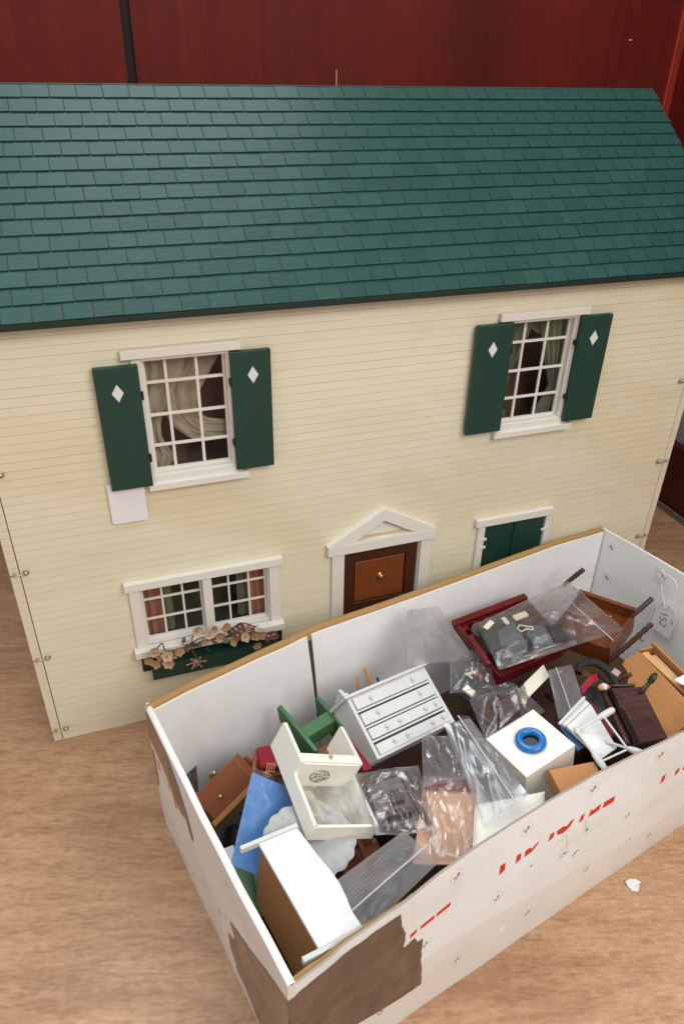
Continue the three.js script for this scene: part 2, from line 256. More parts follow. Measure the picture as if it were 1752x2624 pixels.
// roof with shingles
{
  const P0 = V(0, 0.6268, 0.0203), P1 = V(0, 0.8346, -0.2438), T = P1.clone().sub(P0), L = T.length(); T.normalize();
  const Nn = V(0, -T.z, T.y), X0 = -0.012, X1 = 1.0271;
  // slab section (z, y) extruded along x
  const sec = [[0.0203, 0.6250], [-0.2438, 0.8326], [-0.5079 - 0.02, 0.6092], [-0.5079 - 0.02, 0.6032], [-0.2438, 0.8226], [-0.002, 0.6215], [0.0185, 0.6215]];
  const rg = prism(sec.map(([z, y]) => [-z, y]), X1 - X0).rotateY(Math.PI / 2).translate(X0, 0, 0);
  const roof = part(house, 'roof', rg, M.underlay);
  part(roof, 'fascia', rbox(X0, X1, 0.6195, 0.6262, 0.0188, 0.0212, 0.0006), M.darkGreen);
  part(roof, 'barge_board', quadSlab([X1 - 0.002, 0.6255, 0.0205], [X1 + 0.0015, 0.6255, 0.0205], [X1 + 0.0015, 0.8336, -0.2438], [X1 - 0.002, 0.8336, -0.2438], 0.008), M.darkGreen);
  const basis = new THREE.Matrix4().makeBasis(V(1, 0, 0), T, Nn), q = new THREE.Quaternion().setFromRotationMatrix(basis);
  const tones = [0x21423d, 0x22433e, 0x244540, 0x23443f, 0x20403b, 0x264741].map((c) => new THREE.MeshPhysicalMaterial({ color: c, roughness: 0.42, specularIntensity: 0.27, clearcoat: 0.05, clearcoatRoughness: 0.22, bumpMap: brushBump, bumpScale: 0.0004 }));
  const wedge = (w, k) => {                                     // one shingle: thick butt below, thin head above, its arris eased
    const len = 0.0245, tb = 0.0023, tt = 0.0004, e = 0.00045, h = w / 2, sec2 = [[0, 0], [0, tb - e], [e, tb], [len, tt], [len, 0]];
    const g = new THREE.ExtrudeGeometry(new THREE.Shape(sec2.map((p) => new THREE.Vector2(...p))), { depth: w, bevelEnabled: false }).translate(0, 0, -h);
    const p = g.attributes.position, uv = g.attributes.uv;
    for (let i = 0; i < p.count; i++) { const a = p.getX(i), b = p.getY(i), c = p.getZ(i); p.setXYZ(i, c, a + (a < 0.001 ? N3(c * 60 + k * 9, k * 5.3) * 0.0003 : 0), b); uv.setXY(i, c + k * 0.37, a + k * 0.21); }
    g.computeVertexNormals(); return g;
  };
  const W = 0.031, variants = [0, 1, 2, 3, 4, 5].map((k) => wedge(W - 0.0013, k + 1)), rest = [];
  for (let r = 0; r < 15; r++) {
    const off = ((0.0582 + 0.0149 * r) % W) - W + rr(-0.0012, 0.0012);
    for (let k = -1; k < 36; k++) {
      let a = off + k * W, b = a + W - 0.0013; if (b < X0 + 0.002 || a > X1 - 0.002) continue;
      let g = variants[Math.floor(rnd() * 6)], cut = false;
      if (a < X0 || b > X1) { a = Math.max(a, X0); b = Math.min(b, X1); g = wedge(b - a, 3); cut = true; }
      const x = (a + b) / 2, t = r * 0.0224 - 0.0006 + N3(x * 9, r * 2.3) * 0.0007 + rr(-0.00012, 0.00012);
      const pos = V(x, P0.y, P0.z).addScaledVector(T, t).addScaledVector(Nn, -0.0004 + rr(0, 0.00025));
      const qq = q.clone().multiply(new THREE.Quaternion().setFromEuler(new THREE.Euler(rr(-0.006, 0.006), rr(-0.008, 0.008), rr(-0.006, 0.006))));
      const seen = r < 10 && x > 0.05 + r * 0.0015 && x < 0.935 + r * 0.012;
      if (seen) { const m = part(roof, 'shingle', g, tones[Math.floor(rnd() * 6)]); m.position.copy(pos); m.quaternion.copy(qq); }
      else rest.push(g.clone().applyMatrix4(new THREE.Matrix4().compose(pos, qq, V(1, 1, 1))));
    }
  }
  for (let r = 0; r < 15; r++) {                               // felt strip under each course, just below the shingle faces
    const g = wedge(X1 - X0 - 0.001, 2).scale(1, 0.985, 0.5), m = part(roof, 'course_strip', g, M.underlay);
    m.position.copy(V((X0 + X1) / 2, P0.y, P0.z).addScaledVector(T, r * 0.0224 + 0.0004).addScaledVector(Nn, -0.0004)); m.quaternion.copy(q);
  }
  const far = part(roof, 'shingle_courses', merge(rest), tones[0]); far.userData.kind = 'stuff';
  const cap = part(roof, 'ridge_edge', rbox(X0, X1, 0.8322, 0.8352, -0.2475, -0.2425, 0.001), tones[3]);
}
// windows
function curtain(f, nu = 40, nv = 30) { return gridGeo(nu, nv, f); }
const V2 = (x, y, z) => V(x, y, z);
function sash(win, x0, x1, y0, y1, vx, hy, z, bar = 0.0036) {
  const t = 0.0028;
  part(win, 'sash_frame', merge([boxAt(x0, x0 + t, y0, y1, z - 0.002, z + 0.0016), boxAt(x1 - t, x1, y0, y1, z - 0.002, z + 0.0016), boxAt(x0 + t, x1 - t, y0, y0 + t, z - 0.002, z + 0.0016), boxAt(x0 + t, x1 - t, y1 - t, y1, z - 0.002, z + 0.0016)]), M.white);
  for (const x of vx) part(win, 'glazing_bar', rbox(x - bar / 2, x + bar / 2, y0 + t, y1 - t, z - 0.0012, z + 0.0014, 0.0004), M.white);
  for (const y of hy) part(win, 'glazing_bar', rbox(x0 + t, x1 - t, y - bar / 2, y + bar / 2, z - 0.001, z + 0.0019, 0.0004), M.white);
  const xs = [x0 + t, ...vx, x1 - t], ys = [y0 + t, ...hy, y1 - t];
  for (let i = 0; i < xs.length - 1; i++) for (let j = 0; j < ys.length - 1; j++) part(win, 'pane', new THREE.PlaneGeometry(xs[i + 1] - xs[i] - 0.0004, ys[j + 1] - ys[j] - 0.0004), M.pane, [(xs[i] + xs[i + 1]) / 2, (ys[j] + ys[j + 1]) / 2, z - 0.0013]);
}
function reveal(x0, x1, y0, y1, d) { return merge([boxAt(x0, x0 + 0.0022, y0, y1, -d, 0.001), boxAt(x1 - 0.0022, x1, y0, y1, -d, 0.001), boxAt(x0 + 0.0022, x1 - 0.0022, y1 - 0.0022, y1, -d, 0.001), boxAt(x0 + 0.0022, x1 - 0.0022, y0, y0 + 0.0022, -d, 0.001)]); }
function shutter(x0, x1, y0, y1, zback, dx, dy, hingeX) {
  const s = part(house, 'shutter', rbox(x0, x1, y0, y1, zback, zback + 0.0072, 0.001), M.green);
  part(s, 'diamond', prism([[-0.0066, 0], [0, -0.0108], [0.0066, 0], [0, 0.0108]], 0.0009).translate(dx, dy, zback + 0.0072), M.purewhite);
  for (const hy of [y1 - 0.038, y0 + 0.038]) part(s, 'hinge', merge([rod([hingeX, hy - 0.005, zback + 0.005], [hingeX, hy + 0.005, zback + 0.005], 0.0013), boxAt(hingeX - 0.0012, hingeX + 0.0012, hy - 0.0035, hy + 0.0035, zback - 0.002, zback + 0.004)]), M.darkGreen);
  return s;
}
function upperWindow(ox, oy, vx, hy) {
  const win = holder(house, 'window');
  const [x0, x1, y0, y1] = [0.1925 + ox, 0.2935 + ox, 0.4175 + oy, 0.5688 + oy];
  part(win, 'head_trim', rbox(0.1708 + ox, 0.3096 + ox, 0.5722 + oy, 0.5832 + oy, 0.0005, 0.0085, 0.0012), M.white);
  part(win, 'casing', merge([boxAt(0.182 + ox, x0, y0, 0.5722 + oy, 0.0003, 0.0042), boxAt(x1, 0.3045 + ox, y0, 0.5722 + oy, 0.0003, 0.0042), boxAt(x0, x1, y1, 0.5722 + oy, 0.0003, 0.0045)]), M.white);
  part(win, 'sill', merge([rbox(0.1835 + ox, 0.311 + ox, 0.4002 + oy, 0.4098 + oy, 0.0005, 0.0105, 0.001), boxAt(x0 - 0.01, x1 + 0.01, 0.4098 + oy, y0, 0.0003, 0.006)]), M.white);
  part(win, 'reveal', reveal(x0, x1, y0, y1, 0.013), M.white);
  sash(win, x0 + 0.0022, x1 - 0.0022, y0 + 0.0022, y1 - 0.0022, vx, hy, -0.0095);
  return win;
}
{
  const w = upperWindow(0, 0, [0.2208, 0.2574], [0.4542, 0.4950, 0.5370]);
  const rip = (u, k, a) => Math.sin(u * Math.PI * 2 * k) * a;
  // left curtain: full at the head, gathered low, flared below the tie
  const ease = (a, b, x) => { const t = Math.max(0, Math.min(1, (x - a) / (b - a))); return t * t * (3 - 2 * t); };
  part(w, 'curtain', curtain((u, v) => { const y = 0.571 - v * 0.152 + 0.004 * Math.sin(u * 9) * v, wd = 0.060 - 0.038 * ease(0.05, 0.66, v) + 0.016 * ease(0.72, 1, v); return V(0.187 + u * wd, y, -0.021 + rip(u + N3(v * 3, 1.5) * 0.12, 3, 0.0016) + rip(u, 7, 0.0006) + N3(u * 6, v * 6, 3) * 0.003); }, 60, 40), M.lace);
  part(w, 'curtain', curtain((u, v) => {
    const c = new THREE.CatmullRomCurve3([V(0.262, 0.572, 0), V(0.250, 0.545, 0), V(0.238, 0.515, 0), V(0.238, 0.486, 0), V(0.256, 0.464, 0), V(0.298, 0.4555, 0)]);
    const p = c.getPoint(v), d = c.getTangent(v), n = V(-d.y, d.x, 0), wd = 0.062 * (1 - v) + 0.026 * v; return V(p.x + n.x * (u - 0.5) * wd, p.y + n.y * (u - 0.5) * wd, -0.03 + rip(u + N3(v * 4, 2.5) * 0.2, 2.5, 0.0016) + N3(u * 7, v * 9, 6) * 0.005 + v * 0.006);
  }), M.lace);
  part(w, 'curtain', curtain((u, v) => { const ang = v * 1.2; return V(0.192 + u * 0.022 + 0.004 * Math.sin(ang * 3), 0.447 - v * 0.032 + u * (1 - u) * 0.012, -0.019 + rip(u, 2.5, 0.003)); }, 24, 12), M.lace);
  shutter(0.1388, 0.1886, 0.4090, 0.5668, 0.0046, 0.1627, 0.5356, 0.1900); shutter(0.2948, 0.3440, 0.4142, 0.5712, 0.0046, 0.3212, 0.5412, 0.2940);
  const w2 = upperWindow(0.4865, 0.0028, [0.7062, 0.7417], [0.4570, 0.4978, 0.5396]);
  part(w2, 'curtain', curtain((u, v) => { const y = 0.574 - v * 0.152, t = Math.pow(Math.min(1, v / 0.75), 1.2), wd = 0.052 - 0.036 * t + (v > 0.75 ? (v - 0.75) * 0.05 : 0); return V(0.676 + u * wd, y, -0.02 + rip(u, 4, 0.0026)); }), M.olive);
  part(w2, 'curtain', curtain((u, v) => { const y = 0.574 - v * 0.152, t = Math.pow(Math.min(1, v / 0.72), 1.2), wd = 0.05 - 0.034 * t + (v > 0.72 ? (v - 0.72) * 0.07 : 0); return V(0.784 - u * wd, y, -0.02 + rip(u, 4, 0.0026)); }), M.olive);
  part(w2, 'curtain', curtain((u, v) => V(0.68 + u * 0.1, 0.575 - v * (0.028 + 0.006 * Math.sin(u * 12)), -0.026 + rip(u, 7, 0.002)), 50, 8), M.olive);
  shutter(0.6216, 0.6768, 0.4168, 0.5738, 0.0046, 0.6472, 0.5404, 0.6786); shutter(0.7817, 0.8314, 0.4168, 0.5738, 0.0046, 0.8056, 0.5420, 0.7806);
}
{ // lower left pair of windows over the flower box
  const w = holder(house, 'window'), y0 = 0.1478, y1 = 0.2490;
  part(w, 'head_trim', rbox(0.1322, 0.3520, 0.2495, 0.2628, 0.0005, 0.0095, 0.0012), M.white);
  part(w, 'casing', rbox(0.1375, 0.1515, 0.1468, 0.2495, 0.0003, 0.0062, 0.0008), M.white); part(w, 'casing', rbox(0.3325, 0.3475, 0.1468, 0.2495, 0.0003, 0.0062, 0.0008), M.white);
  part(w, 'mullion', rbox(0.2370, 0.2490, 0.1478, 0.2495, -0.012, 0.0062, 0.0008), M.white);
  part(w, 'sill', rbox(0.1328, 0.3512, 0.1345, 0.1468, 0.0003, 0.0150, 0.0012), M.white);
  part(w, 'reveal', reveal(0.1515, 0.3325, y0, y1, 0.014), M.white);
  sash(w, 0.1537, 0.2370, y0 + 0.0022, y1 - 0.0022, [0.1813, 0.2100], [0.1848, 0.2196], -0.0105, 0.0030);
  sash(w, 0.2490, 0.3303, y0 + 0.0022, y1 - 0.0022, [0.2755, 0.3047], [0.1848, 0.2203], -0.0105, 0.0030);
  const rip = (u, k, a) => Math.sin(u * Math.PI * 2 * k) * a;
  part(w, 'curtain', curtain((u, v) => V(0.150 + u * 0.030, 0.252 - v * 0.106, -0.021 + rip(u, 2.5, 0.003)), 24, 8), M.rust);
  part(w, 'curtain', curtain((u, v) => V(0.304 + u * 0.030, 0.252 - v * 0.106, -0.021 + rip(u, 2.5, 0.003)), 24, 8), M.rust);
  const green = (x, s) => curtain((u, v) => V(x + s * (0.012 + u * (0.026 - 0.010 * v)) + s * v * 0.010, 0.252 - v * 0.108, -0.028 + rip(u, 2, 0.002)), 20, 12);
  part(w, 'curtain', green(0.158, 1), M.olive); part(w, 'curtain', green(0.328, -1), M.olive);
  part(w, 'valance', curtain((u, v) => V(0.168 + u * 0.140, 0.253 - v * (0.016 + 0.011 * Math.abs(Math.sin(u * Math.PI * 5))), -0.024 + rip(u, 10, 0.0015)), 80, 6), M.olive);
}
{ // flower box
  const b = holder(house, 'flower_box');
  part(b, 'back_board', rbox(0.1402, 0.3490, 0.0998, 0.1342, 0.0004, 0.0036, 0.0006), M.darkGreen);
  part(b, 'trough', merge([boxAt(0.152, 0.338, 0.0972, 0.1205, 0.0036, 0.0225), boxAt(0.152, 0.338, 0.1205, 0.1225, 0.0198, 0.0225)]), M.green);
}
{ // front door
  const d = part(house, 'door', boxAt(0.4480, 0.5685, 0.003, 0.2425, -0.0095, -0.006), M.doorDark);
  const stile = (x0, x1, y0, y1) => part(d, 'rail', rbox(x0, x1, y0, y1, -0.006, -0.0028, 0.0008), M.doorDark);
  stile(0.4484, 0.4655, 0.004, 0.242); stile(0.5508, 0.5682, 0.004, 0.242); stile(0.4655, 0.5508, 0.2215, 0.242); stile(0.4655, 0.5508, 0.118, 0.1425); stile(0.4655, 0.5508, 0.004, 0.03);
  for (const [y0, y1] of [[0.1445, 0.2195], [0.032, 0.116]]) part(d, 'door_panel', rbox(0.4675, 0.5488, y0, y1, -0.006, -0.0038, 0.0015), M.doorWood);
  part(d, 'knob', turned([0.5092, 0.1874, -0.0045], [0.5092, 0.1874, 0.0045], [[0, 0], [0, 0.0052], [0.15, 0.005], [0.22, 0.002], [0.45, 0.0022], [0.62, 0.0046], [0.85, 0.0042], [1, 0]], 20), M.brass);
  part(house, 'door_jamb', rbox(0.4278, 0.4468, 0, 0.2478, 0.0003, 0.0062, 0.0008), M.white); part(house, 'door_jamb', rbox(0.5700, 0.5885, 0, 0.2478, 0.0003, 0.0062, 0.0008), M.white);
  part(house, 'door_reveal', merge([boxAt(0.4468, 0.4484, 0, 0.244, -0.012, 0.001), boxAt(0.5684, 0.5700, 0, 0.244, -0.012, 0.001), boxAt(0.4484, 0.5684, 0.2424, 0.244, -0.012, 0.001)]), M.white);
  const p = holder(house, 'pediment');
  part(p, 'base_bar', rbox(0.4205, 0.5925, 0.2478, 0.2648, 0.0003, 0.0100, 0.001), M.white);
  const outer = new THREE.Shape([[0.4196, 0.2650], [0.5922, 0.2650], [0.5060, 0.3160]].map((q) => new THREE.Vector2(...q)));
  outer.holes.push(new THREE.Path([[0.4600, 0.2665], [0.5058, 0.2960], [0.5555, 0.2665]].map((q) => new THREE.Vector2(...q))));
  part(p, 'raking_trim', new THREE.ExtrudeGeometry(outer, { depth: 0.0085, bevelEnabled: true, bevelThickness: 0.0008, bevelSize: 0.0006, bevelSegments: 1 }).translate(0, 0, 0.0005), M.white);
  const bead = new THREE.Shape([[0.4630, 0.2668], [0.5525, 0.2668], [0.5058, 0.2942]].map((q) => new THREE.Vector2(...q)));
  bead.holes.push(new THREE.Path([[0.4760, 0.2700], [0.5070, 0.2895], [0.5400, 0.2700]].map((q) => new THREE.Vector2(...q))));
  part(p, 'bead', new THREE.ExtrudeGeometry(bead, { depth: 0.0030, bevelEnabled: false }).translate(0, 0, 0.0004), M.kraftPale);
  part(p, 'field', prism([[0.4730, 0.2690], [0.5430, 0.2690], [0.5070, 0.2915]], 0.0012).translate(0, 0, 0.0003), M.white);
}
{ // lower right window with both shutters closed
  const w = holder(house, 'window');
  part(w, 'head_trim', rbox(0.6618, 0.7990, 0.2508, 0.2642, 0.0005, 0.0095, 0.0012), M.white);
  part(w, 'casing', rbox(0.6678, 0.6800, 0.13, 0.2508, 0.0003, 0.0062, 0.0008), M.white); part(w, 'casing', rbox(0.7895, 0.8004, 0.13, 0.2508, 0.0003, 0.0062, 0.0008), M.white);
  part(w, 'sill', rbox(0.6618, 0.7990, 0.119, 0.13, 0.0003, 0.012, 0.001), M.white);
  part(w, 'closed_shutter', rbox(0.6803, 0.7342, 0.1305, 0.2495, -0.006, 0.0012, 0.001), M.green); part(w, 'closed_shutter', rbox(0.7350, 0.7892, 0.1305, 0.2495, -0.006, 0.0022, 0.001), M.green);
  for (const [x, y] of [[0.6800, 0.2255], [0.6800, 0.2100], [0.7893, 0.2240]]) part(w, 'hinge_leaf', rbox(x - 0.006, x + 0.004, y - 0.0025, y + 0.0025, 0.0055, 0.0072, 0.0005), M.white);
}
// hook and eye latches
{
  const latch = (xe, xh, y) => {
    const g = holder(house, 'hook_latch');
    const dir = Math.sign(xh - xe);
    part(g, 'eye', merge([new THREE.TorusGeometry(0.0030, 0.0009, 8, 16).rotateX(0.9).translate(xe, y, 0.0048), rod([xe, y, 0], [xe, y, 0.003], 0.0012)]), M.steel);
    part(g, 'hook', merge([new THREE.SphereGeometry(0.0031, 14, 10).translate(xh, y + 0.0004, 0.0045), new THREE.TorusGeometry(0.0032, 0.0008, 8, 14).translate(xh, y + 0.0004, 0.003), tube([[xh, y, 0.0045], [(xe + xh) / 2, y - 0.0006, 0.0055], [xe, y, 0.0062], [xe - dir * 0.002, y - 0.001, 0.004]], 0.0008, 14)]), M.steel);
  };
  for (const y of [0.5700, 0.4471, 0.3060, 0.1620, 0.0230]) latch(0.0054, 0.0195, y);
  for (const y of [0.5750, 0.4541, 0.3136, 0.1668, 0.0260]) latch(1.0068, 0.9915, y);
}
// card under the left shutter
{
  const s = new THREE.Shape(), [x0, x1, y0, y1, r] = [0.1330, 0.1775, 0.3575, 0.4150, 0.0042];
  s.moveTo(x0 + r, y0); s.lineTo(x1 - r, y0); s.absarc(x1 - r, y0 + r, r, -Math.PI / 2, 0); s.lineTo(x1, y1); s.lineTo(x0, y1); s.lineTo(x0, y0 + r); s.absarc(x0 + r, y0 + r, r, Math.PI, Math.PI * 1.5);
  solo('card_tag', 'blank white card with rounded corners tucked behind the left upper window shutter', 'card', new THREE.ExtrudeGeometry(s, { depth: 0.0006, bevelEnabled: false }), M.paper, [0, 0, 0.0024], [0.004, 0, 0]);
}
// flowers trailing over the box
{
  const fl = thing('flower_garland', 'faded peach and wine artificial flowers trailing over the dark green flower box', 'artificial flowers', [0.24, 0.123, 0.02]);
  const at = (p) => [p[0] - 0.24, p[1] - 0.123, p[2] - 0.02];
  const petals = (n, r, cup) => {
    const l = [];
    for (let i = 0; i < n; i++) {
      const a = (i / n) * Math.PI * 2 + rr(-0.15, 0.15), k = rr(0.85, 1.15);
      l.push(gridGeo(5, 5, (u, v) => { const w = Math.sin(Math.PI * Math.min(1, v * 0.85 + 0.12)) * 0.62 * r * k, d = v * r * 1.15 * k, x = (u - 0.5) * 2 * w; return V(x, d, cup * (d * d) / r + 0.25 * x * x / r + N3(x * 300 + i, d * 300) * 0.0006); }).rotateZ(a));
    }
    return merge(l);
  };
  const flower = (p, m, r = 0.0088, tilt = [0, 0, 0]) => {
    const g = holder(fl, 'flower'); g.position.set(...at(p)); g.rotation.set(tilt[0] - 0.3 + rr(-0.3, 0.3), tilt[1] + rr(-0.4, 0.4), rr(0, 6));
    part(g, 'petals', petals(5, r * 0.88, 0.35), m); part(g, 'centre', new THREE.IcosahedronGeometry(r * 0.24, 1).translate(0, 0, r * 0.1), m === M.wine ? M.peach : M.peachDark);
  };
  for (const p of [[0.1578, 0.1568, 0.030], [0.1760, 0.1345, 0.034], [0.1745, 0.1500, 0.036]]) flower(p, M.peach);
  for (const p of [[0.1505, 0.1460, 0.034], [0.1590, 0.1370, 0.032], [0.1925, 0.1516, 0.034]]) flower(p, M.peachDark, 0.0078);
  for (const p of [[0.2206, 0.1763, 0.026], [0.2365, 0.1640, 0.026], [0.3030, 0.1460, 0.028], [0.2877, 0.1500, 0.030]]) flower(p, rnd() < 0.6 ? M.peach : M.peachDark, 0.0082);
  for (const p of [[0.3030, 0.1320, 0.034], [0.2615, 0.1726, 0.026], [0.2520, 0.1580, 0.026]]) flower(p, M.peachDark, 0.007);
  for (const p of [[0.2762, 0.1530, 0.026], [0.2816, 0.1683, 0.026], [0.3233, 0.1382, 0.026], [0.3308, 0.1372, 0.024], [0.2700, 0.1600, 0.024], [0.2130, 0.1320, 0.038]]) flower(p, M.wine, 0.008);
  for (const p of [[0.1660, 0.1480, 0.030], [0.1835, 0.1440, 0.030], [0.2450, 0.1690, 0.022], [0.2700, 0.1450, 0.030], [0.2930, 0.1600, 0.024], [0.3130, 0.1430, 0.026], [0.2300, 0.1560, 0.028]]) flower(p, M.peachDark, rr(0.0055, 0.0075));
  for (let i = 0; i < 16; i++) { const p = [rr(0.155, 0.33), 0, rr(0.02, 0.03)]; p[1] = 0.150 + rr(-0.012, 0.010) - Math.max(0, p[0] - 0.29) * 0.3; part(fl, 'leaf', gridGeo(6, 6, (u, v) => { const w = Math.sin(Math.PI * Math.min(1, v * 0.9 + 0.08)) * 0.0032, x = (u - 0.5) * 2 * w; return V(x, v * 0.011, 0.3 * Math.abs(x) + 0.003 * Math.sin(v * 2.5)); }), i % 3 ? M.leafBrown : M.leafGreen, at(p), [rr(-0.6, 0.3), rr(-0.6, 0.6), rr(0, 6)]); }
  const stam = []; for (let i = 0; i < 6; i++) { const a = i * 1.05; stam.push(rod(at([0.2130, 0.1320, 0.040]), at([0.2130 + Math.cos(a) * 0.013, 0.1320 + Math.sin(a) * 0.010, 0.043]), 0.0005), new THREE.SphereGeometry(0.0011, 8, 6).translate(...at([0.2130 + Math.cos(a) * 0.013, 0.1320 + Math.sin(a) * 0.010, 0.043]))); }
  part(fl, 'stamens', merge(stam), M.peach);
  const stems = [[[0.150, 0.140, 0.022], [0.1667, 0.1571, 0.020], [0.1713, 0.1614, 0.020], [0.1744, 0.1500, 0.024], [0.19, 0.148, 0.026]], [[0.2126, 0.150, 0.018], [0.2148, 0.1625, 0.020], [0.2228, 0.170, 0.024]], [[0.190, 0.146, 0.022], [0.2103, 0.150, 0.024], [0.2387, 0.1509, 0.022], [0.2620, 0.150, 0.022], [0.2878, 0.150, 0.022], [0.325, 0.140, 0.022]], [[0.262, 0.150, 0.022], [0.2820, 0.170, 0.022], [0.3063, 0.1572, 0.022]], [[0.2160, 0.132, 0.034], [0.2103, 0.146, 0.026], [0.2150, 0.152, 0.022]], [[0.205, 0.147, 0.02], [0.228, 0.156, 0.02], [0.25, 0.149, 0.022], [0.27, 0.152, 0.02]]];
  for (const s of stems) part(fl, 'stem', tube(s.map(at), 0.0009, 30), M.stem);
  const moss = []; for (let i = 0; i < 70; i++) { const a = [rr(0.195, 0.31), rr(0.138, 0.155), rr(0.014, 0.024)], b = [a[0] + rr(-0.014, 0.014), a[1] + rr(-0.006, 0.012), a[2] + rr(-0.002, 0.008)]; moss.push(rod(at(a), at(b), 0.0004)); }
  const ms = part(fl, 'twigs', merge(moss), M.stem); ms.userData.kind = 'stuff';
}
// ------------------------------------------------------------------ cardboard box
const BA = 0.2144, BL = 0.7762, BW = 0.3622, BH = 0.2122;
const bd = V(Math.cos(BA), 0, -Math.sin(BA)), be = V(-Math.sin(BA), 0, -Math.cos(BA)), bo = V(0.2122, 0, 0.5357);
const boxPoint = (s, w, y) => bo.clone().addScaledVector(bd, s).addScaledVector(be, w).setY(y);
const curve = (pts) => (s) => { for (let i = 1; i < pts.length; i++) if (s <= pts[i][0] || i === pts.length - 1) { const k = Math.max(0, Math.min(1, (s - pts[i - 1][0]) / (pts[i][0] - pts[i - 1][0]))), e = k * k * (3 - 2 * k) * 0.5 + k * 0.5; return pts[i - 1][1] + (pts[i][1] - pts[i - 1][1]) * e; } };
const frontBow = curve([[0, 0], [0.03, 0.002], [0.066, 0.006], [0.121, 0.009], [0.178, 0.016], [0.227, 0.019], [0.317, 0.020], [0.386, 0.019], [0.521, 0.008], [0.776, 0]]);
const backBow = curve([[0, 0], [0.072, 0.010], [0.188, 0.019], [0.242, 0.0245], [0.37, 0.019], [0.436, 0.017], [0.572, 0.014], [0.672, 0.012], [0.776, 0.002]]);
const cardboard = thing('cardboard_box', "open white cardboard box of doll's furniture with brown parcel tape on its corner", 'cardboard box', [bo.x, 0, bo.z]);
const inBox = (g) => g.translate(-bo.x, 0, -bo.z);
// lion-in-a-ring print
function stamp(c, x, y, r, ink, ring) {
  c.save(); c.translate(x, y); c.strokeStyle = ring; c.lineWidth = r * 0.06; c.beginPath(); c.ellipse(0, 0, r * 0.98, r, 0, 0, 7); c.stroke();
  c.fillStyle = ink; const blob = (a, b, p, q, t = 0) => { c.beginPath(); c.ellipse(a * r, b * r, p * r, q * r, t, 0, 7); c.fill(); };
blob(-0.04, 0.04, 0.30, 0.14, -0.75); blob(0.2, -0.28, 0.19, 0.2); blob(0.36, -0.22, 0.1, 0.06);
  c.strokeStyle = ink; c.lineCap = 'round'; c.lineWidth = r * 0.1; const line = (...p) => { c.beginPath(); c.moveTo(p[0] * r, p[1] * r); for (let i = 2; i < p.length; i += 2) c.lineTo(p[i] * r, p[i + 1] * r); c.stroke(); };
  line(0.12, -0.08, 0.46, 0.0); line(0.08, 0.0, 0.36, 0.2); line(-0.2, 0.22, 0.08, 0.5); line(-0.24, 0.24, -0.3, 0.58); line(-0.2, 0.1, -0.52, 0.1); line(-0.52, 0.1, -0.5, -0.3);
  c.restore();
}
const SX = 2048 / 0.8, SY = 560 / 0.2188;                        // print scale, pixels per metre
function cardGround(c, w, h, base, lowerTone, s0) {
  const im = c.createImageData(w, h);
  for (let y = 0; y < h; y++) for (let x = 0; x < w; x++) {
    const n = fbm(x / 90, y / 90, s0, 3) - 0.5, f = vnoise(x / 2.5, y / 2.5, s0 + 4) - 0.5, low = Math.max(0, fbm(x / 260, y / 120, s0 + 7, 3) - 0.48), o = (y * w + x) * 4, t = y / h;
    const dirtAndTone = low * 46 + (lowerTone ? Math.max(0, t - 0.35) * 22 : 0);  // dirt blotches, plus a warmer tone towards the bottom of outer faces
    im.data[o] = base[0] + n * 9 + f * 5 - dirtAndTone * 0.4; im.data[o + 1] = base[1] + n * 9 + f * 5 - dirtAndTone * 0.55; im.data[o + 2] = base[2] + n * 9 + f * 5 - dirtAndTone * 0.8; im.data[o + 3] = 255;
  }
  c.putImageData(im, 0, 0);
}
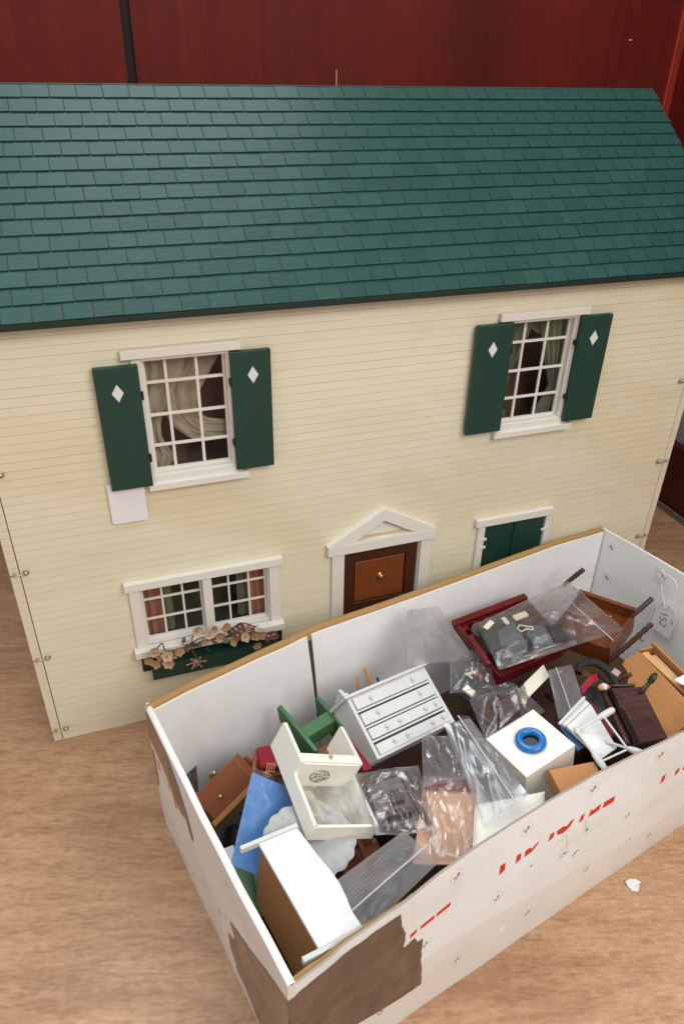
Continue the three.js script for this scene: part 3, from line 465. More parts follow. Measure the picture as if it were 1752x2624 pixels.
const frontPrint = painted(2048, 560, (c, w, h) => {
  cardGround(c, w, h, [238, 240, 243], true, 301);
  const P = (s, y) => [s * SX, h - y * SY];
  // warm beige band over the lower half, slanting down to the right
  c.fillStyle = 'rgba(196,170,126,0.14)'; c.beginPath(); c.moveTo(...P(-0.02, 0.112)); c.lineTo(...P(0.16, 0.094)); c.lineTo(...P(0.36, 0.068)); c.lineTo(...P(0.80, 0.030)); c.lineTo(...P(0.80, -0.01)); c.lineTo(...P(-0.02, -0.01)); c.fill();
  for (const s of [0.193, 0.288, 0.386, 0.490, 0.590, 0.69]) stamp(c, ...P(s, 0.191), 23, 'rgba(124,60,60,0.66)', 'rgba(170,112,112,0.5)');
  for (const s of [0.252, 0.350, 0.454, 0.559, 0.66]) stamp(c, ...P(s, 0.111), 22, 'rgba(110,84,78,0.5)', 'rgba(160,132,122,0.35)');
  for (const [s, y] of [[0.202, 0.046], [0.304, 0.046], [0.398, 0.052], [0.512, 0.036], [0.102, 0.05], [0.155, 0.118], [0.610, 0.036]]) stamp(c, ...P(s, y), 20, 'rgba(88,70,60,0.46)', 'rgba(150,120,110,0.18)');
  c.fillStyle = '#d6321c';
  const bit = (...q) => { const my = q.reduce((a, b) => a + b[1], 0) / q.length, p = q.map(([s, y]) => [s, my + (y - my) * 1.35]); c.beginPath(); p.forEach(([s, y], i) => (i ? c.lineTo(...P(s, y)) : c.moveTo(...P(s, y)))); c.fill(); };
  bit([0.134, 0.1475], [0.1425, 0.1495], [0.1435, 0.1535], [0.135, 0.1525]); bit([0.1475, 0.1495], [0.1655, 0.1505], [0.166, 0.1545], [0.148, 0.1535]); bit([0.168, 0.1505], [0.186, 0.1525], [0.1865, 0.157], [0.1685, 0.1545]);
  bit([0.2525, 0.148], [0.2605, 0.150], [0.2610, 0.1585], [0.2535, 0.1585]); bit([0.275, 0.1495], [0.2825, 0.1515], [0.283, 0.1585], [0.2765, 0.1585]);
  bit([0.2875, 0.1515], [0.2985, 0.1525], [0.3095, 0.1590], [0.3035, 0.1592], [0.2975, 0.1560], [0.2950, 0.1590], [0.2885, 0.1585]);
  bit([0.3225, 0.151], [0.3305, 0.153], [0.331, 0.159], [0.3245, 0.1585]); bit([0.3345, 0.1575], [0.3365, 0.1525], [0.3455, 0.1505], [0.3555, 0.1535], [0.3615, 0.1600], [0.3560, 0.1600], [0.3500, 0.1565], [0.3435, 0.1590]);
  bit([0.3695, 0.150], [0.3755, 0.1515], [0.3775, 0.158], [0.3715, 0.1575]); bit([0.3835, 0.1505], [0.4005, 0.1525], [0.4025, 0.1595], [0.3945, 0.1575], [0.3900, 0.1560], [0.3870, 0.1590]); bit([0.4055, 0.152], [0.4225, 0.1535], [0.4235, 0.160], [0.4065, 0.159]);
  bit([0.502, 0.138], [0.5085, 0.140], [0.5095, 0.148], [0.503, 0.147]); bit([0.527, 0.1375], [0.5335, 0.139], [0.535, 0.1455], [0.528, 0.1445]); bit([0.541, 0.1385], [0.555, 0.140], [0.556, 0.1475], [0.542, 0.146]); bit([0.57, 0.139], [0.583, 0.14], [0.585, 0.1475], [0.571, 0.147]);
  // scuffs, scratches and a torn fleck
  c.strokeStyle = 'rgba(90,70,56,0.28)'; c.lineWidth = 3; for (const [a, b, e, f] of [[0.338, 0.135, 0.352, 0.142], [0.352, 0.142, 0.356, 0.118], [0.345, 0.120, 0.362, 0.128], [0.38, 0.148, 0.383, 0.126], [0.384, 0.142, 0.386, 0.12]]) { c.beginPath(); c.moveTo(...P(a, b)); c.lineTo(...P(e, f)); c.stroke(); }
  c.fillStyle = 'rgba(70,56,46,0.55)'; for (const [s, y, a, b] of [[0.372, 0.098, 16, 4], [0.356, 0.110, 9, 3], [0.300, 0.128, 5, 4], [0.386, 0.128, 5, 6], [0.470, 0.058, 8, 3]]) { c.beginPath(); c.ellipse(...P(s, y), a, b, -0.5, 0, 7); c.fill(); }
  c.fillStyle = '#f6f2ee'; c.beginPath(); c.moveTo(...P(0.262, 0.050)); c.lineTo(...P(0.267, 0.055)); c.lineTo(...P(0.268, 0.046)); c.lineTo(...P(0.272, 0.042)); c.lineTo(...P(0.264, 0.044)); c.fill();
});
const rightPrint = painted(1024, 560, (c, w, h) => {
  cardGround(c, w, h, [244, 243, 243], false, 411);
  const P = (q, y) => [q * 1024 / 0.4, h - y * SY];
  for (const [q, y] of [[0.337, 0.188], [0.331, 0.130], [0.338, 0.07], [0.237, 0.190], [0.231, 0.127], [0.24, 0.062], [0.137, 0.190], [0.13, 0.127]]) stamp(c, ...P(q, y), 21, 'rgba(112,52,60,0.72)', 'rgba(170,130,130,0.5)');
});
const innerPrint = painted(1024, 512, (c, w, h) => {
  cardGround(c, w, h, [244, 243, 243], false, 517);
  c.strokeStyle = 'rgba(150,140,135,0.22)'; c.lineWidth = 1; for (let i = 0; i < 60; i++) { const x = hash(i, 1, 9) * w, y = hash(i, 2, 9) * h; c.beginPath(); c.moveTo(x, y); c.lineTo(x + 20 + hash(i, 3, 9) * 90, y - 2); c.stroke(); }
});
const leftPrint = painted(1024, 560, (c, w, h) => {
  cardGround(c, w, h, [238, 238, 238], true, 613);
  const P = (q, y) => [q * 1024 / 0.4, h - y * SY];
  c.fillStyle = 'rgba(90,66,54,0.5)'; for (const [q, y, a, b] of [[0.165, 0.075, 6, 14], [0.145, 0.098, 4, 12], [0.215, 0.06, 5, 6], [0.25, 0.03, 9, 4], [0.31, 0.05, 7, 5], [0.115, 0.03, 34, 20]]) { c.beginPath(); c.ellipse(...P(q, y), a, b, 0.4, 0, 7); c.fill(); }
  c.fillStyle = '#d33a24'; for (const p of [[[0.345, 0.135], [0.338, 0.139], [0.336, 0.121], [0.343, 0.118]], [[0.306, 0.135], [0.301, 0.136], [0.300, 0.124], [0.305, 0.122]], [[0.294, 0.138], [0.288, 0.137], [0.280, 0.115], [0.288, 0.109]]]) { c.beginPath(); p.forEach(([q, y], i) => (i ? c.lineTo(...P(q, y)) : c.moveTo(...P(q, y)))); c.fill(); }
});
const cm = (map) => mat({ map, roughness: 0.62, bumpMap: fineBump, bumpScale: 0.0002 });
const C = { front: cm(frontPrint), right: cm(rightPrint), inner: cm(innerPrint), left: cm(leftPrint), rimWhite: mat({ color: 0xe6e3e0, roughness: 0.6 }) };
// wall between two skins f (outside) and g (inside); u runs along, v up
function cardWall(name, nu, nv, f, g, mo, mi, mr, uvo, uvi) {
  const w = holder(cardboard, name);
  const skin = (fn, uvs, m, n) => { const geo = gridGeo(nu, nv, fn, uvs); part(w, n, inBox(geo), m); };
  skin(f, uvo, mo, 'outer_face'); skin(g, uvi, mi, 'inner_liner');
  const edge = (fa, n) => { const geo = gridGeo(n, 4, (u, v) => fa(u, v)); return geo; };
  const roundTop = (u, v) => { const a = f(u, 1), b = g(u, 1), p = a.clone().lerp(b, v); p.y += Math.sin(v * Math.PI) * a.distanceTo(b) * 0.28; return p; };
  part(w, 'rim', inBox(mergeGeometries([edge(roundTop, nu * 2), edge((u, v) => f(0, u).lerp(g(0, u), v), nv), edge((u, v) => f(1, u).lerp(g(1, u), v), nv)])), mr);
  return w;
}
const prof = (y) => Math.pow(Math.max(0, y) / BH, 1.4);
const frontTop = (s) => BH - 0.0012 + N3(s * 30, 3.1) * 0.0012 + (s < 0.05 ? -0.002 : 0);
const frontOut = (s, y) => boxPoint(s, frontBow(s) * prof(y) + N3(s * 9, y * 12, 4) * 0.0016, y);
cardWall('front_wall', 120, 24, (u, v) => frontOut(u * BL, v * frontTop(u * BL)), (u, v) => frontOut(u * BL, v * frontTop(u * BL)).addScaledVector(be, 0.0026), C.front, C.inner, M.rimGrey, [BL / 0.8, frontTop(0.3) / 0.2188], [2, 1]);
{ // torn second ply showing along the rim near the taped corner
  const ply = (u, v) => { const s = 0.004 + u * 0.135; return frontOut(s, BH - 0.006 + N3(s * 60, 2.2) * 0.0025).addScaledVector(be, 0.0036 + v * (0.0042 - 0.002 * u)); };
  part(cardboard, 'torn_ply', inBox(mergeGeometries([gridGeo(60, 2, ply), gridGeo(60, 4, (u, v) => ply(u, 1).add(V(0, -v * 0.03, 0))), gridGeo(60, 4, (u, v) => ply(u, 0).add(V(0, -v * 0.03, 0)))])), M.kraft);
}
const leftOut = (q, y) => boxPoint(0.0 - Math.sin(q / BW * Math.PI) * 0.002 * prof(y) + N3(q * 14, y * 14, 9) * 0.0012, q, y);
cardWall('end_wall', 50, 16, (u, v) => leftOut(u * BW, v * BH), (u, v) => leftOut(u * BW, v * BH).addScaledVector(bd, 0.0072), C.left, C.inner, C.rimWhite, [BW / 0.4, BH / 0.2188], [1, 1]);
cardWall('end_wall', 30, 16, (u, v) => boxPoint(BL + 0.004 + u * (1 - u) * 0.03 * prof(v * BH), BW - u * BW, v * BH), (u, v) => boxPoint(BL + u * (1 - u) * 0.03 * prof(v * BH), BW - 0.002 - u * (BW - 0.002), v * BH), C.inner, C.right, C.rimWhite, [1, 1], [-BW / 0.4, BH / 0.2188]);
{ // inner print runs from the back corner forwards: q = distance from the front
  const g = cardboard.children[cardboard.children.length - 1].children[1].geometry, uv = g.attributes.uv; for (let i = 0; i < uv.count; i++) uv.setX(i, (BW + uv.getX(i) * 0.4) / 0.4);
}
const backIn = (s, y) => boxPoint(s, BW + backBow(s) * prof(y) - 0.011, y);
cardWall('back_wall', 100, 16, (u, v) => backIn(u * BL, v * BH).addScaledVector(be, 0.0115), (u, v) => backIn(u * BL, v * BH).addScaledVector(be, 0.0024), C.inner, M.kraft, M.kraft, [2, 1], [2, 1]);
{ // white liner in two pieces with a slit between them
  const w = cardboard.children[cardboard.children.length - 1], liner = (s0, s1, l0, l1) => {
    const top = (s) => BH - 0.0035 + N3(s * 22, 8.3) * 0.0008, S = (u, v) => { const y = v; return (s0 + (l0 - s0) * (1 - y)) + ((s1 + (l1 - s1) * (1 - y)) - (s0 + (l0 - s0) * (1 - y))) * u; };
    const f = (u, v) => { const s = S(u, v); return backIn(s, v * top(s)); }, h = (u, v) => f(u, v).addScaledVector(be, 0.0022);
    part(w, 'liner_panel', inBox(mergeGeometries([gridGeo(50, 14, f, [1.2, 1]), gridGeo(50, 14, h, [1.2, 1]), gridGeo(50, 1, (u, v) => f(u, 1).lerp(h(u, 1), v)), gridGeo(14, 1, (u, v) => f(0, u).lerp(h(0, u), v)), gridGeo(14, 1, (u, v) => f(1, u).lerp(h(1, u), v))])), C.inner);
  };
  liner(0.0075, 0.2262, 0.0075, 0.2345); liner(0.2334, BL - 0.0025, 0.2362, BL - 0.0025);
  part(w, 'slit_backing', inBox(gridGeo(4, 8, (u, v) => backIn(0.222 + u * 0.02, v * 0.2).addScaledVector(be, 0.0023))), M.kraftDark);
}
part(cardboard, 'bottom', inBox(gridGeo(8, 6, (u, v) => boxPoint(0.004 + u * (BL - 0.004), 0.004 + v * (BW - 0.008), 0.003))), M.kraftDark);  // dark colour stands in for the shade down in the gaps
// parcel tape wrapped round the near corner and torn along the end wall
function tapePatch(pts, map) {
  const g0 = new THREE.ShapeGeometry(new THREE.Shape(pts.map((p) => new THREE.Vector2(...p)))).toNonIndexed(); let tri = []; const p = g0.attributes.position;
  for (let i = 0; i < p.count; i++) tri.push([p.getX(i), p.getY(i)]);
  for (let k = 0; k < 5; k++) { const out = []; for (let i = 0; i < tri.length; i += 3) { const [a, b, c] = tri.slice(i, i + 3), m = (x, y) => [(x[0] + y[0]) / 2, (x[1] + y[1]) / 2], ab = m(a, b), bc = m(b, c), ca = m(c, a); out.push(a, ab, ca, ab, b, bc, ca, bc, c, ab, bc, ca); } tri = out; }
  const pos = [], nor = [], uvs = [], e = 0.0006, at = (x, y) => map(x, y);
  for (const [x, y] of tri) { const q = at(x, y), n = V(0, 0, 0).crossVectors(at(x + e, y).sub(q), at(x, y + e).sub(q)).normalize(); pos.push(...q.toArray()); nor.push(...n.toArray()); uvs.push(x / 0.16 + 0.1, y / 0.16 + 0.3); }
  const g = new THREE.BufferGeometry(); g.setAttribute('position', new THREE.Float32BufferAttribute(pos, 3)); g.setAttribute('normal', new THREE.Float32BufferAttribute(nor, 3)); g.setAttribute('uv', new THREE.Float32BufferAttribute(uvs, 2)); return inBox(g);
}
const crease = (x, y, s) => Math.abs(N3(x * 18, y * 22, s + 3)) * 0.0008;
const ragged = (pts, amp, k) => { const o = []; for (let i = 0; i < pts.length; i++) { const a = pts[i], b = pts[(i + 1) % pts.length], L = Math.hypot(b[0] - a[0], b[1] - a[1]), n = Math.max(1, Math.round(L / 0.006)); for (let j = 0; j < n; j++) { const t = j / n, w = j ? amp : 0; o.push([a[0] + (b[0] - a[0]) * t + (hash(i, j, k) - 0.5) * w, a[1] + (b[1] - a[1]) * t + (hash(i, j, k + 5) - 0.5) * w]); } } return o; };
part(cardboard, 'parcel_tape', tapePatch(ragged([[-0.0008, 0.1900], [0.03, 0.1960], [0.067, 0.1985], [0.094, 0.2000], [0.121, 0.1990], [0.1225, 0.1800], [0.128, 0.1640], [0.127, 0.1390], [0.140, 0.1430], [0.1445, 0.1320], [0.151, 0.1320], [0.1500, 0.1000], [0.153, 0.0510], [0.118, 0.0530], [0.071, 0.0600], [0.03, 0.0580], [-0.0008, 0.042]], 0.0016, 3), (x, y) => frontOut(Math.max(0, x), y).addScaledVector(be, -0.0004 - crease(x, y, 2)).addScaledVector(bd, x < 0 ? -0.0012 : 0)), M.tape);
part(cardboard, 'parcel_tape', tapePatch(ragged([[-0.0008, 0.1900], [0.02, 0.1800], [0.05, 0.1600], [0.09, 0.1360], [0.128, 0.1160], [0.121, 0.0960], [0.127, 0.0820], [0.140, 0.0740], [0.138, 0.0520], [0.120, 0.0330], [0.098, 0.0180], [0.06, 0.0060], [0.03, 0.0150], [-0.0008, 0.042]], 0.002, 8), (x, y) => leftOut(Math.max(0, x), y).addScaledVector(bd, -0.0004 - crease(x, y, 7)).addScaledVector(be, x < 0 ? -0.0012 : 0)), M.tape);
part(cardboard, 'parcel_tape', tapePatch(ragged([[0.361, 0.2050], [0.330, 0.2050], [0.285, 0.2030], [0.255, 0.1850], [0.235, 0.1600], [0.226, 0.1300], [0.232, 0.1130], [0.245, 0.1400], [0.262, 0.1280], [0.288, 0.1330], [0.310, 0.1480], [0.335, 0.1520], [0.361, 0.1600]], 0.002, 12), (x, y) => leftOut(x, y).addScaledVector(bd, -0.0004 - crease(x, y, 5))), M.tape);
const FLAP = [[0.1673, 0.1500, 0.2460], [0.1812, 0.1680, 0.2501], [0.1794, 0.1250, 0.2524], [0.1722, 0.1120, 0.2488]].map((p) => V(p));
part(cardboard, 'tape_flap', inBox(gridGeo(6, 6, (u, v) => FLAP[0].clone().lerp(FLAP[1], u).lerp(FLAP[3].clone().lerp(FLAP[2], u), v))), M.tape);

// ------------------------------------------------------------------ things in the box
{ // white chest of drawers lying on its back
  const [W, H, D] = [0.1282, 0.0801, 0.0346], b = thing('chest_of_drawers', 'white miniature chest of four drawers lying on its back in the middle', 'chest of drawers', [0.3791, 0.1277, 0.2862], [-0.5075, 0.1533, 0.0245, 0.8475]);
  part(b, 'carcass', merge([rbox(0, 0.005, 0, H, -0.012, D), rbox(W - 0.005, W, 0, H, -0.012, D), rbox(0.005, W - 0.005, 0, 0.004, -0.012, D), boxAt(0.005, W - 0.005, 0.004, H - 0.003, -0.012, -0.009), rbox(0.005, W - 0.005, H - 0.0028, H, -0.012, D)]), M.purewhite);
  part(b, 'top_board', rbox(-0.004, W + 0.004, H, H + 0.004, -0.012, D + 0.0035, 0.001), M.purewhite);
  for (const x of [-0.004, W - 0.004]) part(b, 'corner_scroll', merge([rbox(x, x + 0.008, H + 0.004, H + 0.0075, 0.012, D + 0.002), rbox(x + 0.0015, x + 0.0065, H + 0.0075, H + 0.0115, 0.016, D - 0.002), new THREE.SphereGeometry(0.0026, 10, 8).translate(x + 0.004, H + 0.013, D - 0.006)]), M.purewhite);
  const rows = [[0.03, 0.215], [0.265, 0.475], [0.535, 0.705], [0.765, 0.955]];
  for (const t of [0.24, 0.505, 0.735]) part(b, 'rail', boxAt(0.005, W - 0.005, H * (1 - t) - 0.0011, H * (1 - t) + 0.0011, D - 0.008, D - 0.0006), M.purewhite);
  rows.forEach(([t0, t1], k) => {
    const dr = part(b, 'drawer', rbox(0.0062, W - 0.0062, H * (1 - t1), H * (1 - t0) - 0.0004 - (k % 2) * 0.0014, -0.004, D + 0.0012, 0.0008), M.purewhite);
    for (const u of k < 2 ? [0.23, 0.77] : [0.245, 0.405, 0.735, 0.875]) part(dr, 'knob', turned([u * W, H * (1 - (t0 + t1) / 2), D + 0.001], [u * W, H * (1 - (t0 + t1) / 2), D + 0.0058], [[0, 0], [0, 0.0012], [0.35, 0.0010], [0.55, 0.0024], [0.85, 0.0021], [1, 0]], 12), M.purewhite);
  });
}
{ // cream washstand with an open basin
  const W = 0.083, b = thing('washstand', 'cream miniature washstand with open basin, drawer knob and flower medallion', 'washstand', [0.2692, 0.1813, 0.3215], [0.0028, 0.0217, -0.2275, 0.9735]);
  const side = (x) => prism([[0.0683, 0], [0.0683, 0.0192], [0.0035, 0.0192], [-0.0005, 0.0225], [0.0000, 0.0385], [-0.0020, 0.0392], [-0.0585, 0.0378], [-0.0601, 0.0365], [-0.0601, 0]].map(([z, y]) => [-z, y]), 0.0034, 0.0004).rotateY(Math.PI / 2).translate(x, 0, 0);
  part(b, 'side_panel', side(0.0004), M.offwhite); part(b, 'side_panel', side(W - 0.0038), M.offwhite);
  const dr = part(b, 'drawer_front', rbox(0.0042, W - 0.0042, 0.0345, 0.0382, -0.0135, -0.0015, 0.0006), M.offwhite);
  part(dr, 'knob', turned([W * 0.5, 0.0380, -0.0075], [W * 0.5, 0.0425, -0.0075], [[0, 0], [0, 0.0011], [0.4, 0.0011], [0.6, 0.0021], [0.9, 0.0017], [1, 0]], 12), M.brass);
  part(b, 'back_panel', rbox(0.0042, W - 0.0042, 0.002, 0.0368, -0.0012, 0.0012, 0.0005), M.offwhite);
  part(b, 'front_panel', rbox(0.0002, W - 0.0002, 0, 0.0196, 0.0658, 0.0696, 0.0007), M.offwhite);
  part(b, 'basin_floor', boxAt(0.0042, W - 0.0042, 0.0018, 0.0035, 0.0014, 0.0656), mat({ map: texture(256, 256, (u, v) => { const n = fbm(u * 5, v * 5, 88, 4); return mixc([150, 146, 132], [206, 200, 184], Math.min(1, Math.max(0, (n - 0.3) * 2.4))); }), roughness: 0.4 }));
  const medTex = texture(128, 128, (u, v) => { const n = fbm(u * 14, v * 14, 93, 3), k = fbm(u * 9, v * 9, 96, 2); return n > 0.56 ? [112, 108, 128] : k > 0.58 ? [150, 150, 130] : [222, 216, 206]; });
  const md = part(b, 'medallion', new THREE.CylinderGeometry(0.0105, 0.0105, 0.0012, 28).rotateX(Math.PI / 2).scale(1.15, 0.82, 1).translate(0.0335, 0.0195, 0.0016), mat({ map: medTex, roughness: 0.3 }));
  part(md, 'medallion_rim', new THREE.TorusGeometry(0.0105, 0.0006, 8, 32).scale(1.15, 0.82, 1).translate(0.0335, 0.0195, 0.0022), M.steel);
  part(b, 'plastic_lining', gridGeo(18, 14, (u, v) => V(0.030 + u * 0.050, 0.0045 + Math.pow(u, 3) * 0.013 + N3(u * 6, v * 6, 2) * 0.003, 0.004 + v * 0.059)), M.filmMilky);
}
{ // white side panel piece lying on the pile
  const W = 0.0435, L = 0.1245, b = thing('white_settle', 'white miniature settle on its side with brown back, nearest the taped corner', 'settle', [0.2227, 0.1946, 0.3877], [-0.0348, 0.1, -0.053, 0.993]);
  const out = [[0, 0.001], [W - 0.001, 0.001], [W + 0.0006, 0.018], [W + 0.0022, 0.04], [W + 0.0050, 0.06], [W + 0.0056, 0.076], [W + 0.0035, 0.093], [W + 0.0008, 0.106], [W + 0.0012, L - 0.002], [0, L - 0.001]];
  part(b, 'side_panel', prism(out.map(([x, z]) => [x, -z]), 0.0028, 0.0004).rotateX(-Math.PI / 2).translate(0, -0.0032, 0), M.purewhite);
  part(b, 'end_board', rbox(-0.0192, W + 0.001, -0.0050, 0.0016, -0.0044, 0.0004, 0.0006), M.purewhite);
  part(b, 'end_board', rbox(-0.0178, W + 0.0062, -0.0050, 0.0016, L - 0.0004, L + 0.0048, 0.0006), M.purewhite);
  part(b, 'back_panel', rbox(0.0004, 0.0030, -0.090, -0.0034, 0.0008, L - 0.001, 0.0004), M.panelBrown);
  part(b, 'seat_panel', rbox(0.0032, W - 0.004, -0.088, -0.085, 0.002, L - 0.002, 0.0004), M.purewhite);
}
{ // white washing machine with a blue door ring
  const W = 0.0699, D = 0.0779, b = thing('toy_washing_machine', 'white miniature washing machine on its back with a blue door ring', 'washing machine', [0.5247, 0.1216, 0.3220], [0.0202, -0.6251, 0.0564, 0.7782]);
  part(b, 'cabinet', rbox(0, W, -0.024, 0.047, -D, 0, 0.0009), M.offwhite);
  part(b, 'door_ring', new THREE.TorusGeometry(0.0138, 0.0050, 16, 40).rotateX(Math.PI / 2).translate(W * 0.515, 0.0500, -D * 0.5), M.ringBlue);
  part(b, 'door_well', new THREE.CylinderGeometry(0.0105, 0.0105, 0.0006, 28).translate(W * 0.515, 0.0474, -D * 0.5), M.black);
}
{ // white chair tipped over
  const b = thing('white_chair', 'white miniature turned chair tipped over against the front of the box', 'chair', [0.645, 0.180, 0.360]), at = (p) => [p[0] - 0.645, p[1] - 0.180, p[2] - 0.360], A = M.purewhite;
  part(b, 'seat', quadSlab(at([0.6185, 0.1780, 0.3415]), at([0.6678, 0.1780, 0.3197]), at([0.6623, 0.1700, 0.3832]), at([0.6339, 0.1700, 0.3916]), 0.004), A);
  part(b, 'backrest', merge([quadSlab(at([0.6125, 0.1785, 0.3330]), at([0.6640, 0.1800, 0.3110]), at([0.6670, 0.1782, 0.3190]), at([0.6180, 0.1775, 0.3405]), 0.004)]), A);
  part(b, 'back_rail', rod(at([0.6100, 0.1795, 0.3370]), at([0.6630, 0.1840, 0.3120]), 0.0019), A);
  const leg = [[0, 0], [0, 0.0034], [0.05, 0.0034], [0.1, 0.0018], [0.45, 0.0017], [0.56, 0.0023], [0.62, 0.0036], [0.78, 0.0042], [0.93, 0.0038], [0.98, 0.0026], [1, 0]];
  for (const [p, q] of [[[0.6255, 0.1780, 0.3516], [0.6747, 0.2000, 0.3520]], [[0.6249, 0.1790, 0.3526], [0.6187, 0.1850, 0.4170]], [[0.6547, 0.1720, 0.3734], [0.6720, 0.1900, 0.4145]]]) part(b, 'leg', turned(at(p), at(q), leg, 16), A);
  for (const [p, q] of [[[0.6585, 0.1945, 0.3535], [0.6590, 0.1890, 0.3990]], [[0.6215, 0.1840, 0.4040], [0.6580, 0.1870, 0.4010]]]) part(b, 'stretcher', rod(at(p), at(q), 0.0013), A);
  part(b, 'seat_boss', new THREE.SphereGeometry(0.0034, 12, 10).translate(...at([0.6252, 0.1800, 0.3520])), A);
}
{ // green bench
  const b = thing('green_bench', 'green painted miniature bench with two end boards by the back wall', 'bench', [0.3154, 0.1481, 0.2167], [0.0374, 0.1463, 0.0519, 0.9872]);
  part(b, 'seat', rbox(0, 0.0413, -0.0217, 0, 0, 0.0178, 0.0008), M.benchGreen);
  const end = (x, z0, z1) => prism([[-z0, 0.0010], [-z0 + 0.004, -0.008], [-z0 + 0.002, -0.030], [-z1 * 0.6, -0.052], [-z1, -0.05], [-z1, 0.001]].map(([a, y]) => [a, y]), 0.0042, 0.0005).rotateY(Math.PI / 2).translate(x, 0, 0);
  part(b, 'end_board', end(-0.0048, -0.0434, 0.0398), M.benchGreen); part(b, 'end_board', end(0.0418, -0.024, 0.034), M.benchGreen);
}
{ // brown desk with gold knobs
  const b = thing('brown_desk', 'brown wooden miniature desk with gold ball knobs at the box end', 'desk', [0.173, 0.1153, 0.2535], [0.3901, 0.1898, 0.2875, 0.8539]);
  part(b, 'drawer_box', rbox(0, 0.0647, -0.0212, 0, 0, 0.0350, 0.0008), M.brownWood);
  part(b, 'ledge', rbox(-0.004, 0.070, -0.004, 0.0036, 0.0350, 0.0411, 0.0008), M.orangeWood);
  part(b, 'end_cap', rbox(0.0648, 0.0682, -0.0215, 0.0006, 0.0002, 0.0345, 0.0006), M.brownWood);
  const ball = (x, y, z) => part(b, 'ball_knob', new THREE.SphereGeometry(0.0031, 16, 12).translate(x, y, z), M.brass);
  ball(0.026, 0.0030, 0.020); ball(0.0375, -0.004, -0.0042); ball(0.0330, -0.009, -0.0050); ball(0.0285, -0.0135, -0.0045);
  for (const x of [0.012, 0.05]) part(b, 'leg', merge([rbox(x, x + 0.007, -0.055, -0.0215, 0.022, 0.030, 0.0008)]), M.redWood);
  part(b, 'lower_shelf', rbox(0.004, 0.066, -0.044, -0.039, 0.012, 0.034, 0.0008), M.brownWood);
}
{ // burgundy chair
  const b = thing('upholstered_chair', 'brown framed miniature chair with crimson seat pad behind the blue packet', 'chair', [0.268, 0.125, 0.240]), at = (p) => [p[0] - 0.268, p[1] - 0.125, p[2] - 0.240];
  part(b, 'seat_pad', new RoundedBoxGeometry(0.030, 0.014, 0.030, 4, 0.006).rotateX(0.3).rotateZ(-0.2).translate(0.002, 0.006, -0.003), M.crimson);
  part(b, 'frame', merge([turned(at([0.2465, 0.130, 0.2500]), at([0.2580, 0.134, 0.2230]), [[0, 0], [0, 0.003], [0.5, 0.0036], [1, 0.003], [1, 0]]), turned(at([0.2580, 0.134, 0.2230]), at([0.2780, 0.134, 0.2230]), [[0, 0], [0, 0.003], [1, 0.003], [1, 0]]), rbox(-0.016, 0.022, -0.02, -0.004, -0.012, 0.016)]), M.brownWood);
  const lat = []; for (let i = 0; i < 4; i++) lat.push(rod(at([0.2598 + i * 0.0032, 0.142, 0.2640]), at([0.2640 + i * 0.0030, 0.142, 0.2530]), 0.0008)); lat.push(rod(at([0.2590, 0.1425, 0.2640]), at([0.2700, 0.1425, 0.2680]), 0.001), rod(at([0.2630, 0.1425, 0.2525]), at([0.2735, 0.1425, 0.2600]), 0.001));
  part(b, 'lattice', merge(lat), M.orangeWood);
}
{ // blue card in clear wrap, and the scalloped white mat on it
  const b = thing('blue_packet', 'flat blue card in a clear packet under the white mat', 'packet', [0.2403, 0.1851, 0.2894], [0.1844, -0.1833, -0.2709, 0.9268]);
  part(b, 'card', rbox(0, 0.118, -0.003, -0.0012, 0.004, 0.1045, 0.0005), M.blue);
  part(b, 'wrapper', gridGeo(40, 40, (u, v) => V(-0.0012 + u * 0.121, 0.0006 + Math.max(0, 1 - Math.abs(N3(u * 6, v * 5, 3)) * 4) * 0.0014 + N3(u * 12, v * 12, 7) * 0.0004, -0.0012 + v * 0.109)), M.film);
  const R = (a) => 0.0455 + 0.0022 * Math.abs(Math.sin(a * 8.5)) + 0.002 * Math.sin(a * 2 + 1), top = (u, v) => { const a = u * Math.PI * 2, r = R(a) * v; return V(r * Math.cos(a) * 1.02, 0.0036 * (1 - Math.pow(v, 8)) + N3(r * Math.cos(a) * 200, r * Math.sin(a) * 200, 1) * 0.0020 * (v < 0.98 ? 1 : 0), r * Math.sin(a)); };
  const bm = gridGeo(180, 44, top), bt = gridGeo(140, 2, (u, v) => { const q = top(u, 1); q.multiplyScalar(v); q.y = -0.0004; return q; });
  solo('white_mat', 'round white scalloped mat lying between the washstand and the white settle', 'mat', mergeGeometries([bm, bt]), M.doily, [0.2775, 0.1690, 0.3835], [0.10, 0.3, -0.16]);
}
